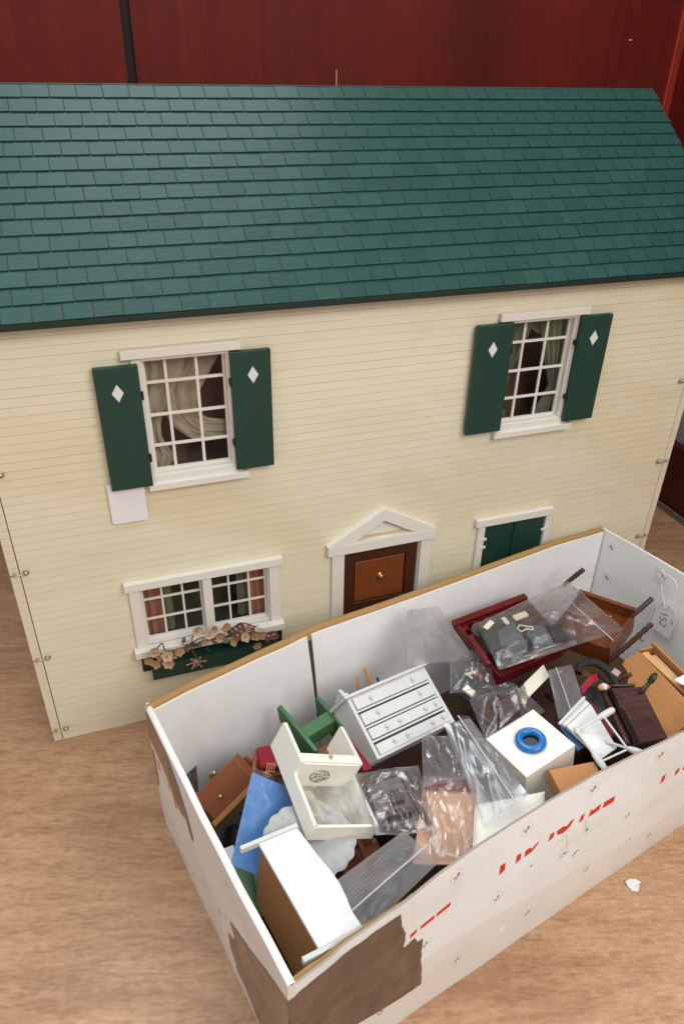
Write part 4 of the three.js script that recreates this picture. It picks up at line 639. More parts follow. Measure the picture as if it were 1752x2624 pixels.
{ // dark red cabinet lying open
  const [W, L, D] = [0.1432, 0.1034, 0.0273], b = thing('red_cabinet', 'dark red mahogany miniature cabinet lying open under the large plastic bag', 'cabinet', [0.5711, 0.1835, 0.1266], [0.1138, 0.1215, -0.0583, 0.9843]);
  part(b, 'top_rail', merge([rbox(-0.003, W + 0.003, -0.0035, 0.0016, -0.002, 0.0085, 0.0014), rbox(0, W, -0.0085, -0.0036, 0.001, 0.012, 0.0014), rbox(0.002, W - 0.002, -D, -0.0086, 0.002, 0.0075, 0.001)]), M.redWood);
  part(b, 'side_panel', rbox(-0.0005, 0.0045, -D, 0.0005, 0.0086, L, 0.001), M.redWood); part(b, 'side_panel', rbox(W - 0.0045, W + 0.0005, -D, 0.0005, 0.0086, L, 0.001), M.redWood);
  part(b, 'bottom_rail', rbox(0.0046, W - 0.0046, -D, -0.002, L - 0.006, L + 0.0005, 0.001), M.redWood);
  part(b, 'back_panel', rbox(0.0046, W - 0.0046, -D - 0.003, -D, 0.0076, L - 0.0062, 0.0006), M.redWood);
  part(b, 'shelf', rbox(0.0046, W - 0.0046, -D + 0.0005, -0.006, 0.060, 0.063, 0.0006), M.redWood);
  part(b, 'scroll_bracket', rbox(W - 0.020, W - 0.0046, -0.012, -0.001, 0.0125, 0.020, 0.003), M.redWood); part(b, 'scroll_bracket', rbox(0.0046, 0.018, -0.012, -0.001, 0.0125, 0.020, 0.003), M.redWood);
  { const inv = new THREE.Matrix4().compose(b.position, b.quaternion, V(1, 1, 1)).invert(), at = (p) => V(p).applyMatrix4(inv);
    part(b, 'turned_column', turned(at([0.5765, 0.1870, 0.1670]), at([0.5750, 0.1850, 0.2240]), [[0, 0], [0, 0.0042], [0.06, 0.0056], [0.12, 0.0032], [0.18, 0.0052], [0.24, 0.0032], [0.3, 0.0038], [0.55, 0.0054], [0.8, 0.0048], [0.88, 0.0032], [0.94, 0.0052], [1, 0.0042], [1, 0]], 16), M.redWood); }
  part(b, 'drop_rail', rbox(0.022, 0.075, 0.0012, 0.0042, L - 0.012, L - 0.003, 0.001), M.redWood);
}
{ // brown cradle with turned posts
  const b = thing('cradle', 'orange brown miniature cradle with dark turned posts and gold studs in the back corner', 'cradle', [0.8067, 0.1602, 0.1048], [0.0239, -0.4933, 0.0815, 0.8657]);
  const inv = new THREE.Matrix4().compose(b.position, b.quaternion, V(1, 1, 1)).invert(), at = (p) => V(p).applyMatrix4(inv);
  part(b, 'head_board', rbox(-0.006, 0.083, -0.034, 0, -0.0035, 0, 0.0008), M.cradleWood); part(b, 'top_rail', rbox(-0.006, 0.084, 0, 0.004, -0.0055, 0.0015, 0.001), M.cradleWood);
  part(b, 'side_board', rbox(0.0795, 0.0832, -0.040, -0.004, 0.0002, 0.0848, 0.0008), M.cradleWood);
  part(b, 'side_board', rbox(-0.006, -0.0025, -0.040, -0.004, 0.0002, 0.0848, 0.0008), M.cradleWood);
  part(b, 'foot_board', rbox(-0.002, 0.079, -0.040, -0.008, 0.0815, 0.0848, 0.0008), M.cradleWood);
  part(b, 'base', rbox(-0.002, 0.079, -0.022, -0.016, 0.0002, 0.081, 0.0006), M.cradleWood);
  const post = [[0, 0], [0, 0.0030], [0.25, 0.0030], [0.28, 0.0042], [0.33, 0.0030], [0.42, 0.0042], [0.47, 0.0032], [0.56, 0.0042], [0.6, 0.0034], [0.7, 0.0044], [0.74, 0.0034], [0.84, 0.0042], [0.88, 0.0034], [0.97, 0.0042], [1, 0.0022], [1, 0]];
  for (const [p, q] of [[[0.7800, 0.172, 0.0902], [0.8102, 0.2000, 0.0938]], [[0.8300, 0.1730, 0.1895], [0.8639, 0.2000, 0.1868]], [[0.7779, 0.1330, 0.2240], [0.8360, 0.1900, 0.2250]]]) part(b, 'turned_post', turned(at(p), at(q), post, 14), M.darkWood);
  for (const p of [[0.7890, 0.1850, 0.1241], [0.8101, 0.1850, 0.1661], [0.7901, 0.1850, 0.1757], [0.7690, 0.1850, 0.1336], [0.7537, 0.1850, 0.1923], [0.7717, 0.1850, 0.1845]]) {
    // studs sit on the rail: bring each down its own line onto the board
    const q = at(p); part(b, 'stud', new THREE.SphereGeometry(0.0023, 12, 10).translate(Math.max(0, Math.min(0.08, q.x)), Math.abs(q.z) < 0.02 ? 0.0045 : -0.002, Math.abs(q.z) < 0.02 ? -0.001 : Math.min(0.083, q.z)), M.brass);
  }
}
{ // light wood open drawer at the right edge
  const b = thing('light_wood_trough', 'light brown wooden miniature trough with rounded end at the right wall', 'trough', [0.7976, 0.17, 0.2538]);
  const face = [[0, 0], [0.115, -0.001], [0.118, -0.052], [0.030, -0.052], [0.018, -0.036], [0.008, -0.030], [-0.004, -0.0285], [-0.006, -0.020]];
  const put = (g) => g.rotateY(-Math.PI / 2).rotateZ(-0.72);   // outline runs along z, hangs down and left
  part(b, 'side_board', put(prism(face, 0.0036, 0.0004)), M.orangeWood);
  part(b, 'top_strip', rbox(0.000, 0.0105, -0.003, 0.0012, 0.002, 0.115, 0.0006).applyMatrix4(new THREE.Matrix4().makeRotationY(0.06)), M.litWood);  // paler colour paints the light along this top edge
  part(b, 'inner_board', rbox(0.0125, 0.0225, -0.010, -0.0045, 0.006, 0.115, 0.0006), M.cardTan);
  part(b, 'far_board', rbox(0.0270, 0.0315, -0.03, 0.0035, -0.010, 0.10, 0.0006), M.orangeWood);
  part(b, 'end_board', rbox(0.0045, 0.0270, -0.03, -0.001, -0.008, -0.0045, 0.0006), M.orangeWood);
}
{
  const b = solo('wood_box', 'small tan wooden box leaning below the white chair legs', 'wooden box', merge([rbox(0, 0.0564, -0.022, 0, 0, 0.0334, 0.0008)]), M.orangeWood, [0.5635, 0.174, 0.3886]);
  b.quaternion.set(0.0006, -0.0645, 0.0176, 0.9978).normalize();
}
{ // dark brown sofa end with a black turned post
  const b = thing('dark_sofa', 'dark brown miniature sofa back lying between the white chair and the light trough', 'sofa', [0.745, 0.14, 0.32]), at = (p) => [p[0] - 0.745, p[1] - 0.14, p[2] - 0.32];
  part(b, 'back_board', quadSlab(at([0.7350, 0.148, 0.2820]), at([0.7731, 0.150, 0.2937]), at([0.7680, 0.1350, 0.3677]), at([0.7160, 0.1330, 0.3620]), 0.006), M.darkWood);
  part(b, 'arm_board', quadSlab(at([0.7731, 0.150, 0.2937]), at([0.7830, 0.142, 0.3220]), at([0.7790, 0.128, 0.372]), at([0.7680, 0.1349, 0.3677]), 0.005), M.darkWood);
  part(b, 'turned_post', turned(at([0.7650, 0.147, 0.3010]), at([0.7956, 0.1680, 0.2941]), [[0, 0], [0, 0.0025], [0.3, 0.003], [0.36, 0.0018], [0.45, 0.003], [0.52, 0.0018], [0.62, 0.0048], [0.85, 0.0055], [0.96, 0.004], [1, 0]], 14), M.blackWood);
}
{
  solo('dark_rail', 'long dark brown turned rail running beside the sofa back', 'rail', turned([0.7272, 0.1400, 0.2759], [0.6930, 0.1500, 0.3700], [[0, 0], [0, 0.004], [0.1, 0.0036], [0.9, 0.0042], [1, 0.0036], [1, 0]]), M.darkWood);
  solo('black_rail', 'black square rail lying against the long dark turned rail', 'rail', quadSlab([0.7360, 0.1400, 0.2752], [0.7440, 0.139, 0.2752], [0.7130, 0.1470, 0.3690], [0.7035, 0.148, 0.3690], 0.007), M.blackWood);
  solo('grey_arch', 'curved dark grey wooden arch beneath the cradle', 'arch', tube([[0.7180, 0.136, 0.2330], [0.7300, 0.141, 0.2230], [0.7480, 0.143, 0.2280], [0.7590, 0.139, 0.2440], [0.7580, 0.134, 0.2680]], 0.0056, 30), mat({ color: 0x2b2e2b, roughness: 0.85 }));
  solo('grey_cloth', 'dark grey crumpled cloth under the red scrap', 'cloth', gridGeo(20, 20, (u, v) => V(0.688 + u * 0.06, 0.128 + N3(u * 4, v * 4, 6) * 0.014, 0.235 + v * 0.10)), mat({ color: 0x3b3c37, roughness: 1, side: THREE.DoubleSide }));
  solo('red_scrap', 'small crimson cloth scrap inside the grey arch', 'cloth scrap', gridGeo(12, 12, (u, v) => V(0.7000 + u * 0.036 - v * 0.004, 0.143 + 0.006 * Math.sin(u * 3) + N3(u * 4, v * 4, 2) * 0.002, 0.262 - u * 0.014 + v * 0.012)), mat({ color: 0xa30f28, roughness: 0.7, side: THREE.DoubleSide }));
  const f = thing('tiny_ornament', 'tiny white and orange painted ornament on the long dark rail', 'ornament', [0.7270, 0.148, 0.2760]);
  part(f, 'body', new THREE.SphereGeometry(0.0055, 14, 10).scale(1.2, 0.7, 1), M.purewhite); part(f, 'cap', new THREE.SphereGeometry(0.004, 12, 8).scale(1, 0.8, 1.2).translate(-0.006, 0.001, 0.001), mat({ color: 0xc98a3c })); part(f, 'beak', new THREE.ConeGeometry(0.002, 0.006, 8).rotateZ(-1.4).translate(0.006, 0.001, 0.004), mat({ color: 0xd8502a }));
  solo('pink_block', 'tiny pink patterned block beside the grey arch', 'block', new RoundedBoxGeometry(0.010, 0.009, 0.011, 2, 0.0015), mat({ color: 0xb9969a, roughness: 0.6 }), [0.7650, 0.1400, 0.2530], [0.2, 0.5, 0.3]);
  solo('cream_block', 'cream coloured miniature block leaning against the dark red cabinet', 'block', quadSlab([0.6160, 0.164, 0.2500], [0.6600, 0.1640, 0.2270], [0.6600, 0.158, 0.2440], [0.6110, 0.158, 0.2700], 0.02), M.ivory);
  solo('white_cloth', 'white cloth corner on the light trough by the right wall', 'cloth', gridGeo(14, 14, (u, v) => V(0.7990 + u * 0.04, 0.178 + 0.006 * Math.sin(v * 4 + u * 3) + N3(u * 3, v * 3) * 0.004, 0.318 + v * 0.05)), M.paper);
  // cushion
  const cu = thing('cream_cushion', 'cream piped miniature mattress against the front of the box', 'mattress', [0.49, 0.165, 0.42]);
  const A = V(0.4630, 0.168, 0.4010), B = V(0.5454, 0.168, 0.4100), Cc = V(0.5290, 0.160, 0.4400), Dd = V(0.4330, 0.164, 0.4530);
  const cush = (u, v) => { const p = A.clone().lerp(B, u).lerp(Dd.clone().lerp(Cc, u), v), e = Math.pow(Math.sin(Math.PI * Math.min(0.5, Math.min(u, 1 - u) * 3)) * Math.sin(Math.PI * Math.min(0.5, Math.min(v, 1 - v) * 3)), 0.5); p.y += 0.007 * e + N3(u * 5, v * 5, 2) * 0.001; return p.sub(cu.position); };
  part(cu, 'cover', mergeGeometries([gridGeo(40, 30, cush), gridGeo(40, 30, (u, v) => { const p = cush(u, v), q = A.clone().lerp(B, u).lerp(Dd.clone().lerp(Cc, u), v).sub(cu.position); p.y = q.y * 2 - p.y - 0.006; return p; })]), M.offwhite);
  part(cu, 'piping', tube([cush(0, 0), cush(0, 0.25), cush(0, 0.5), cush(0, 0.75), cush(0, 1)].map((p) => p.toArray()), 0.0010, 30), M.offwhite); part(cu, 'piping', tube([cush(0, 0), cush(0.33, 0), cush(0.66, 0), cush(1, 0)].map((p) => p.toArray()), 0.0010, 30), M.offwhite);
  // odds and ends seen in the gaps
  solo('wooden_peg', 'thin tan wooden peg behind the chest, left of the pair', 'peg', rod([0.402, 0.166, 0.199], [0.4005, 0.184, 0.190], 0.0021), M.orangeWood);
  solo('wooden_peg', 'taller tan wooden peg behind the chest, right of the pair', 'peg', rod([0.420, 0.166, 0.194], [0.4150, 0.187, 0.180], 0.0023), M.orangeWood);
  solo('spindle', 'dark brown turned spindle leaning out below the cradle, upper of two', 'spindle', turned([0.7480, 0.128, 0.258], [0.7760, 0.151, 0.2700], [[0, 0], [0, 0.003], [0.3, 0.0022], [0.5, 0.0036], [0.7, 0.0022], [1, 0.0034], [1, 0]]), M.darkWood);
  solo('spindle', 'dark brown turned spindle lying by the light trough, lower of two', 'spindle', turned([0.7440, 0.136, 0.268], [0.7700, 0.146, 0.2860], [[0, 0], [0, 0.0026], [0.4, 0.0036], [0.6, 0.0022], [1, 0.003], [1, 0]]), M.darkWood);
  solo('brown_stool', 'small brown wooden stool seat under the grey arch', 'stool', new RoundedBoxGeometry(0.045, 0.008, 0.04, 2, 0.002), M.brownWood, [0.7250, 0.120, 0.238], [0.3, 0.5, -0.2]);
  solo('brown_board', 'reddish brown board in the gap between the white chair and the dark rail', 'board', quadSlab([0.683, 0.140, 0.292], [0.700, 0.142, 0.288], [0.690, 0.148, 0.350], [0.672, 0.148, 0.350], 0.004), M.redWood);
  solo('blue_strip', 'blue strip showing between the washing machine and the white chair', 'strip', quadSlab([0.6200, 0.165, 0.330], [0.6280, 0.165, 0.327], [0.6330, 0.158, 0.362], [0.6240, 0.158, 0.364], 0.003), M.blue);
  solo('black_peg', 'short black peg tip behind the chest beside the tan pegs', 'peg', rod([0.432, 0.160, 0.196], [0.4295, 0.174, 0.189], 0.0016), M.black);
  solo('magenta_cloth', 'narrow magenta cloth edge under the left side of the chest', 'cloth', quadSlab([0.3700, 0.146, 0.245], [0.3800, 0.146, 0.240], [0.3820, 0.138, 0.296], [0.3720, 0.138, 0.296], 0.002), M.crimson);
  solo('orange_block', 'orange brown wooden block showing between the washstand and the chest', 'wooden block', new RoundedBoxGeometry(0.075, 0.05, 0.05, 2, 0.002), M.brownWood, [0.345, 0.106, 0.262], [0, 0.3, 0]);
  solo('green_board', 'green painted board standing beneath the blue packet', 'board', quadSlab([0.200, 0.118, 0.345], [0.216, 0.118, 0.350], [0.222, 0.085, 0.400], [0.205, 0.085, 0.400], 0.004), M.benchGreen);
  solo('black_tray', 'black miniature tray deep in the corner below the brown desk', 'tray', merge([rbox(0, 0.06, 0, 0.004, 0, 0.08), rbox(0, 0.003, 0.004, 0.02, 0, 0.08), rbox(0.057, 0.06, 0.004, 0.02, 0, 0.08)]), M.black, [0.170, 0.052, 0.270], [0, 0.25, 0]);
  solo('white_packet', 'small white paper packet deep between the end wall and the blue card', 'packet', quadSlab([0.184, 0.098, 0.318], [0.206, 0.098, 0.316], [0.208, 0.086, 0.345], [0.190, 0.086, 0.348], 0.003), M.paper);
  solo('brown_chair', 'dark brown miniature chair part in the gap right of the white mat', 'chair part', merge([rod([0.325, 0.10, 0.362], [0.352, 0.135, 0.385], 0.004), rod([0.345, 0.09, 0.400], [0.335, 0.135, 0.372], 0.0035), rbox(0.315, 0.365, 0.09, 0.098, 0.36, 0.41)]), M.brownWood);
  for (const [x, y, z, w, h, d, a, l] of [[0.28, 0.05, 0.34, 0.13, 0.05, 0.12, 0.4, 'added dark filler block at the bottom beneath the washstand'], [0.45, 0.055, 0.29, 0.16, 0.06, 0.13, -0.2, 'added dark filler block at the bottom beneath the chest of drawers'], [0.62, 0.05, 0.26, 0.15, 0.07, 0.14, 0.3, 'added dark filler block at the bottom beneath the red cabinet'], [0.75, 0.045, 0.28, 0.10, 0.07, 0.16, 0.1, 'added dark filler block at the bottom beneath the sofa back']])
    solo('dark_filler', l, 'wooden box', new RoundedBoxGeometry(w, h, d, 2, 0.002), M.darkWood, [x, y, z], [0, a, 0]);  // filler blocks added so the gaps in the pile read dark
}
// ------------------------------------------------------------------ clear plastic bags
// corners a b (far edge) c d (near edge); crumpled film, two sheets
function filmSheet(a, b, c, d, { puff = 0.01, amp = 0.003, k = 5, s = 1, below = 0.004, nu = 70, nv = 60 }) {
  [a, b, c, d] = [a, b, c, d].map((p) => V(p)); const n = V(0, 0, 0).crossVectors(b.clone().sub(a), d.clone().sub(a)).normalize(); if (n.y < 0) n.negate();
  const P = (u, v) => a.clone().lerp(b, u).lerp(d.clone().lerp(c, u), v), folds = [];
  for (let i = 0; i < 10 + 2 * k; i++) { const t = hash(i, 1, s) * Math.PI; folds.push([Math.cos(t), Math.sin(t), hash(i, 2, s), hash(i, 3, s), 0.05 + 0.18 * hash(i, 4, s), hash(i, 5, s) - 0.42]); }
  // straight creases: each fold is a sharp ridge or valley that dies away to both sides
  const wr = (u, v) => { const wu = u + N3(u * 2.2, v * 2.2, s) * 0.10, wv = v + N3(u * 2.2, v * 2.2, s + 7) * 0.10; let h = N3(u * 2.4, v * 2.4, s + 3) * 1.1; for (const [x, y, cu, cv, w, m] of folds) { const q = Math.abs((wu - cu) * x + (wv - cv) * y), along = Math.abs(-(wu - cu) * y + (wv - cv) * x); h += m * 2.2 * Math.max(0, 1 - q / w) * Math.max(0, 1 - along / 0.5); } return h * amp; };
  const env = (u, v) => Math.pow(Math.max(0, Math.sin(Math.PI * u) * Math.sin(Math.PI * v)), 0.6);
  return [gridGeo(nu, nv, (u, v) => P(u, v).addScaledVector(n, puff * env(u, v) + wr(u, v) * (0.3 + 0.7 * env(u, v)))), gridGeo(24, 20, (u, v) => P(u, v).addScaledVector(n, -below * env(u, v) - 0.0006 + 0.4 * wr(1 - u, v) * env(u, v)))];
}
function plasticBag(label, corners, o, zip, material = M.film) {
  const c0 = corners.reduce((s, p) => s.add(V(p)), V(0, 0, 0)).multiplyScalar(0.25), g = thing('plastic_bag', label, 'plastic bag', c0.toArray());
  const rel = corners.map((p) => V(p).sub(c0).toArray());
  const [top, low] = filmSheet(...rel, o); part(g, 'film', top, material); part(g, 'under_film', low, M.filmMilky);
  if (zip) zipBand(g, zip.map((p) => V(p).sub(c0)), o.ribs ?? 5);
  return g;
}
// a zip: a raised closure line from p to q, with grip ribs beside it on the side of point r
function zipBand(g, [p, q, r], ribs) {
  const d = q.clone().sub(p), w = r.clone().sub(p), up = V(0, 0.0014, 0);
  part(g, 'zip_line', tube([p.clone().add(up).toArray(), p.clone().lerp(q, 0.5).add(up).add(V(0, 0.0006, 0)).toArray(), q.clone().add(up).toArray()], 0.0009, 30), M.zip);
  for (let i = 1; i <= ribs; i++) { const o = w.clone().multiplyScalar(i / (ribs + 1)).add(up); part(g, 'grip_rib', tube([p.clone().add(o).toArray(), p.clone().lerp(q, 0.5).add(o).add(V(0, 0.0004, 0)).toArray(), q.clone().add(o).toArray()], 0.00024, 24), M.rib); }
}
plasticBag('large clear zip bag of grey pieces lying across the dark red cabinet', [[0.5960, 0.1920, 0.1500], [0.7640, 0.2050, 0.1180], [0.7792, 0.2000, 0.2326], [0.5800, 0.1900, 0.2400]], { puff: 0.013, amp: 0.0052, k: 5, s: 3, below: 0.010, ribs: 4 }, [[0.7300, 0.2060, 0.1106], [0.7467, 0.2030, 0.2516], [0.7560, 0.2060, 0.1160]]);
{ // contents of that bag
  const gp = 'grey pieces in the large bag';
  const item = (l, q, h, m, n = 'grey_slab', cat = 'grey slab') => solo(n, l, cat, quadSlab(...q, h), m);
  item('narrow dark grey slab at the left end of the large bag', [[0.5898, 0.1930, 0.1640], [0.6185, 0.1950, 0.1600], [0.6020, 0.1930, 0.2060], [0.5850, 0.1910, 0.2060]], 0.007, M.charcoal);
  item('large grey slab in the middle of the large bag', [[0.6065, 0.1925, 0.1760], [0.6420, 0.1985, 0.1690], [0.6383, 0.1960, 0.2060], [0.6000, 0.1910, 0.2140]], 0.008, M.slate);
  item('grey slab towards the zip end of the large bag', [[0.6500, 0.1975, 0.1790], [0.6830, 0.1915, 0.1820], [0.6760, 0.1905, 0.2200], [0.6440, 0.1960, 0.2170]], 0.007, M.slate);
  const wh = (l, p, a) => solo('white_scrap', l, 'white piece', new RoundedBoxGeometry(a[0], 0.004, a[1], 2, 0.0015), M.ivory, p, [0.1, a[2], 0.05]);
  wh('flat white piece at the left corner of the large bag', [0.6055, 0.1975, 0.1640], [0.018, 0.008, 0.5]); wh('narrow white piece in the middle of the large bag', [0.6310, 0.1990, 0.1650], [0.007, 0.013, 0.1]); wh('broad white piece near the far edge of the large bag', [0.6560, 0.2000, 0.1630], [0.023, 0.010, 0.1]);
  solo('cream_ring', 'small cream loop lying on the grey slab in the large bag', 'loop', tube([[-0.010, 0, -0.003], [-0.004, 0.001, -0.007], [0.004, 0, -0.003], [0.011, 0.001, 0.002], [0.009, 0, 0.006], [0.001, 0.001, 0.003], [-0.008, 0, 0.004], [-0.010, 0, -0.003]], 0.0011, 50), M.ivory, [0.6480, 0.2000, 0.1880]);
  item('dark folded sheet at the near side of the large bag', [[0.6010, 0.1950, 0.2080], [0.6380, 0.1970, 0.2060], [0.6330, 0.1900, 0.2290], [0.6050, 0.1890, 0.2310]], 0.005, M.charcoal, 'dark_sheet', 'dark sheet');
  item('tilted dark grey slab behind the large grey slab in the bag', [[0.6150, 0.1960, 0.1580], [0.6500, 0.1985, 0.1570], [0.6480, 0.1940, 0.1720], [0.6120, 0.1930, 0.1740]], 0.006, M.charcoal);
  item('small grey slab nearest the zip of the large bag', [[0.6860, 0.1950, 0.1860], [0.7040, 0.1950, 0.1900], [0.6980, 0.1930, 0.2200], [0.6820, 0.1930, 0.2180]], 0.006, M.charcoal);
  for (const [x, z, l] of [[0.6020, 0.1475, 'round dark grey disc, left of two behind the large bag'], [0.6225, 0.1435, 'round dark grey disc, right of two behind the large bag']]) solo('grey_disc', l, 'disc', new THREE.CylinderGeometry(0.0115, 0.0115, 0.004, 24), mat({ color: 0x5a3f44, roughness: 0.5 }), [x, 0.1760, z], [0.5, 0, 0.1]);
}
plasticBag('tall empty clear bag standing behind the white chest against the back wall', [[0.4940, 0.2260, 0.1310], [0.5380, 0.2260, 0.1350], [0.5760, 0.1640, 0.1880], [0.4660, 0.1960, 0.2020]], { puff: 0.006, amp: 0.005, k: 3.2, s: 21, below: 0.006 }, null, M.filmMilky);
plasticBag('crumpled clear bag with small cream pieces beside the dark red cabinet', [[0.5500, 0.1680, 0.1600], [0.5960, 0.1620, 0.1830], [0.5820, 0.1560, 0.2420], [0.5160, 0.1600, 0.2320]], { puff: 0.014, amp: 0.008, k: 4, s: 33, below: 0.008 });
{
  solo('cream_figure', 'small cream carved piece inside the crumpled bag, upper one', 'carved piece', merge([rod([0.552, 0.158, 0.206], [0.567, 0.160, 0.207], 0.0022), rod([0.556, 0.158, 0.206], [0.558, 0.157, 0.215], 0.0018), rod([0.562, 0.160, 0.206], [0.564, 0.163, 0.200], 0.0016)]), M.ivory);
  solo('cream_figure', 'small cream carved block inside the crumpled bag, lower one', 'carved piece', new RoundedBoxGeometry(0.010, 0.006, 0.016, 2, 0.0015), M.ivory, [0.5430, 0.157, 0.2340], [0.2, 0.5, 0.1]);
  solo('red_bead', 'small red bead inside the crumpled bag beside the cream carving', 'bead', new THREE.SphereGeometry(0.0038, 12, 10).scale(1.4, 0.7, 1), M.crimson, [0.5690, 0.158, 0.211]);
  solo('dark_lump', 'dark grey rounded lump at the bottom of the crumpled bag', 'lump', new THREE.SphereGeometry(0.022, 20, 14).scale(1, 0.5, 1.3), M.charcoal, [0.5550, 0.143, 0.216]);
}
plasticBag('rounded clear bag of dark brown pieces behind the washing machine', [[0.5360, 0.1580, 0.2480], [0.6020, 0.1640, 0.2440], [0.6120, 0.1700, 0.3060], [0.5180, 0.1700, 0.3220]], { puff: 0.022, amp: 0.008, k: 4, s: 44, below: 0.012 });
solo('brown_lump', 'dark brown carved piece inside the rounded bag', 'carved piece', merge([new RoundedBoxGeometry(0.05, 0.02, 0.04, 2, 0.004).rotateY(0.4), new RoundedBoxGeometry(0.03, 0.014, 0.03, 2, 0.004).rotateZ(0.3).translate(0.008, 0.012, 0.004)]), M.darkWood, [0.558, 0.155, 0.282]);
plasticBag('clear bag holding a dark brown cupboard beside the washstand', [[0.3500, 0.1700, 0.3200], [0.4226, 0.1750, 0.3360], [0.4060, 0.1760, 0.4200], [0.3440, 0.1720, 0.4020]], { puff: 0.009, amp: 0.007, k: 4, s: 55, below: 0.026 });
{
  const b = thing('dark_cupboard', 'dark brown miniature cupboard with open shelf inside a clear bag', 'cupboard', [0.384, 0.160, 0.365]), at = (p) => [p[0] - 0.384, p[1] - 0.160, p[2] - 0.365];
  part(b, 'body', quadSlab(at([0.3600, 0.163, 0.3340]), at([0.4066, 0.1670, 0.3387]), at([0.4082, 0.1600, 0.4066]), at([0.3574, 0.1590, 0.3860]), 0.018), M.darkWood);
  part(b, 'recess_shade', quadSlab(at([0.3812, 0.1672, 0.3516]), at([0.3953, 0.1682, 0.3547]), at([0.3924, 0.1668, 0.3680]), at([0.3779, 0.1660, 0.3663]), 0.003), mat({ color: 0x2a1a17, roughness: 0.5 }));  // dark slab on the face, its colour standing in for the shaded opening
  part(b, 'side_board', quadSlab(at([0.3990, 0.1710, 0.3370]), at([0.4060, 0.1712, 0.3387]), at([0.4090, 0.1650, 0.4050]), at([0.4020, 0.1650, 0.4030]), 0.006), M.darkWood);
  part(b, 'shelf', quadSlab(at([0.3610, 0.1680, 0.3760]), at([0.3985, 0.1690, 0.3790]), at([0.3980, 0.1670, 0.3850]), at([0.3605, 0.1660, 0.3820]), 0.004), M.darkWood);
  part(b, 'knob', new THREE.SphereGeometry(0.0018, 10, 8).translate(...at([0.4055, 0.173, 0.360])), M.brass);
}
plasticBag('clear bag with a flat tan card near the front of the box', [[0.4230, 0.1700, 0.3480], [0.4830, 0.1720, 0.3700], [0.4360, 0.1640, 0.4560], [0.3900, 0.1680, 0.4400]], { puff: 0.004, amp: 0.0026, k: 4, s: 66, below: 0.012 });
solo('tan_card', 'flat tan card standing in a clear bag near the front wall', 'card', quadSlab([0.4220, 0.1680, 0.3540], [0.4790, 0.1685, 0.3770], [0.4380, 0.1590, 0.4600], [0.3720, 0.1600, 0.4380], 0.002), M.cardTan);
solo('maroon_strip', 'maroon strip along the top of the tan card', 'strip', quadSlab([0.4222, 0.1720, 0.3535], [0.4792, 0.1725, 0.3765], [0.4745, 0.1712, 0.3870], [0.4185, 0.1706, 0.3655], 0.001), mat({ color: 0x6e3a36, roughness: 0.6 }));
plasticBag('crinkled clear bag end rising between the chest and the tan card', [[0.4400, 0.1860, 0.3060], [0.4700, 0.1880, 0.3180], [0.4780, 0.1760, 0.3720], [0.4160, 0.1740, 0.3640]], { puff: 0.012, amp: 0.010, k: 3, s: 77, below: 0.004 });
plasticBag('clear zip bag with ribbed band beside the white settle', [[0.3704, 0.1850, 0.4149], [0.3907, 0.1800, 0.4560], [0.2920, 0.1850, 0.5020], [0.2750, 0.1880, 0.4494]], { puff: 0.004, amp: 0.0014, k: 3, s: 88, below: 0.006, ribs: 6 }, [[0.3850, 0.1880, 0.4400], [0.2850, 0.1920, 0.4830], [0.3740, 0.1880, 0.4190]], M.filmMilky);
plasticBag('clear zip bag with ribbed band draped down beside the washing machine', [[0.4660, 0.1990, 0.3080], [0.4990, 0.2010, 0.3110], [0.5120, 0.1960, 0.4260], [0.4560, 0.1780, 0.4300]], { puff: 0.003, amp: 0.0013, k: 2.6, s: 99, below: 0.004, ribs: 6 }, [[0.4850, 0.2040, 0.3066], [0.4900, 0.2010, 0.4400], [0.4985, 0.2030, 0.3110]], M.film);
plasticBag('clear zip bag strip standing right of the cream block', [[0.6553, 0.1700, 0.2440], [0.6929, 0.1700, 0.2440], [0.6640, 0.1760, 0.3100], [0.6160, 0.1760, 0.3280]], { puff: 0.004, amp: 0.0015, k: 3, s: 111, below: 0.006, ribs: 5 }, [[0.6640, 0.1750, 0.2480], [0.6350, 0.1790, 0.3260], [0.6860, 0.1750, 0.2480]], M.filmMilky);
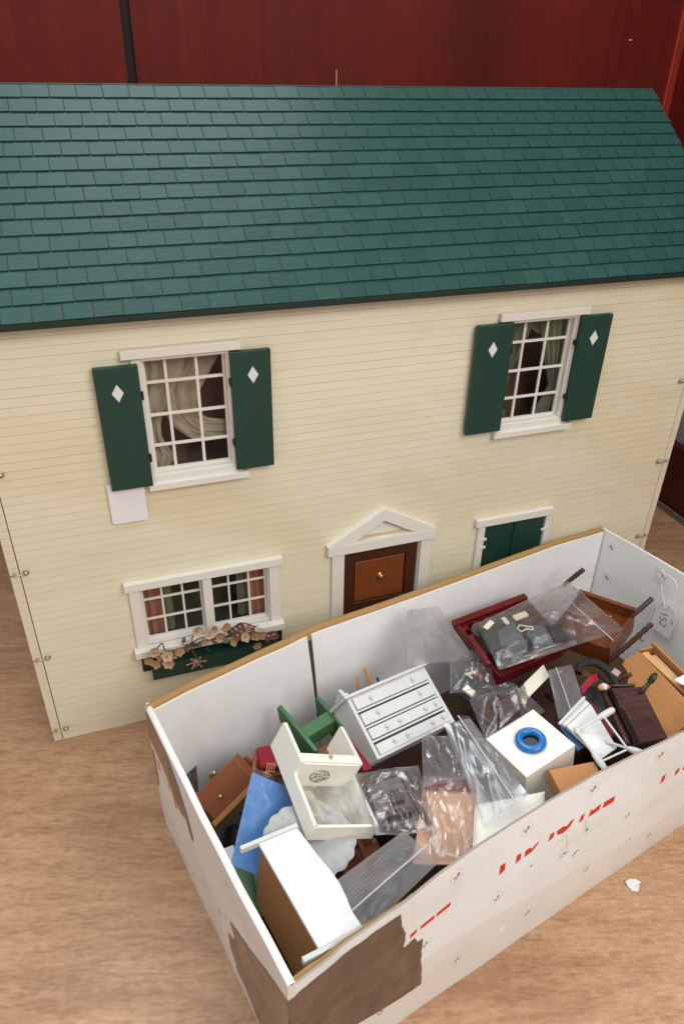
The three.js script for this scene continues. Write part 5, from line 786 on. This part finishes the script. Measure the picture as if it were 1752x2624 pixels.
// ------------------------------------------------------------------ lot tag on the right wall, scraps on the floor
{
  const g = thing('lot_tag', 'white numbered lot tag hanging by a string on the inside of the right wall', 'tag');
  const p = boxPoint(BL - 0.004, 0.207, 0.132); g.position.copy(p);
  const ax = be.clone().negate(), M4 = new THREE.Matrix4().makeBasis(ax, V(0, 1, 0), bd.clone().negate()); g.quaternion.setFromRotationMatrix(M4);   // x towards the front, y up, z into the box
  const print = painted(512, 512, (c, w, h) => { c.fillStyle = '#ebe7e2'; c.fillRect(0, 0, w, h); c.translate(w / 2, h / 2); c.rotate(Math.PI / 2 - 0.12); c.fillStyle = '#33343a'; c.textAlign = 'center'; c.font = '150px sans-serif'; c.fillText('152', 10, 70); c.font = '66px sans-serif'; c.fillText('Lot', -4, -104); });
  const sh = new THREE.Shape([[-0.019, -0.026], [0.016, -0.027], [0.0185, 0.012], [0.011, 0.026], [-0.010, 0.0275], [-0.0180, 0.018]].map((q) => new THREE.Vector2(...q)));
  const geo = new THREE.ExtrudeGeometry(sh, { depth: 0.0006, bevelEnabled: false }), uv = geo.attributes.uv, pp = geo.attributes.position; for (let i = 0; i < uv.count; i++) uv.setXY(i, pp.getX(i) / 0.055 + 0.5, pp.getY(i) / 0.055 + 0.5);
  part(g, 'card', geo, mat({ map: print, roughness: 0.6 }), [0, 0, 0.003], [-0.06, 0, 0.06]);
  part(g, 'string', tube([[-0.004, 0.020, 0.004], [-0.016, 0.040, 0.003], [-0.022, 0.060, 0.004], [-0.021, 0.074, 0.0045], [-0.028, 0.077, 0.004], [-0.032, 0.070, 0.004], [-0.026, 0.064, 0.0045]], 0.0008, 40), M.paper);
  part(g, 'string', tube([[0.006, 0.022, 0.004], [0.004, 0.045, 0.003], [0.003, 0.068, 0.004], [-0.006, 0.074, 0.003], [-0.022, 0.075, 0.004]], 0.0008, 30), M.paper);
  part(g, 'clear_strip', new THREE.PlaneGeometry(0.020, 0.028), M.filmMilky, [-0.030, 0.062, 0.002]);
}
{
  const scrap = (l, x, z, r, s) => solo('paper_scrap', l, 'paper scrap', gridGeo(8, 8, (u, v) => { const a = u * Math.PI * 2, q = r * v * (0.7 + 0.5 * hash(Math.floor(u * 7.99), 3, s)); return V(Math.cos(a) * q, 0.0012 + 0.006 * v * Math.abs(N3(Math.cos(a) * 2, Math.sin(a) * 2, s)), Math.sin(a) * q * 0.8); }), M.paper, [x, 0, z]);
  scrap('torn white paper scrap on the floor right of the box', 0.6726, 0.4612, 0.0098, 5);
}
renderer.render(scene, camera);
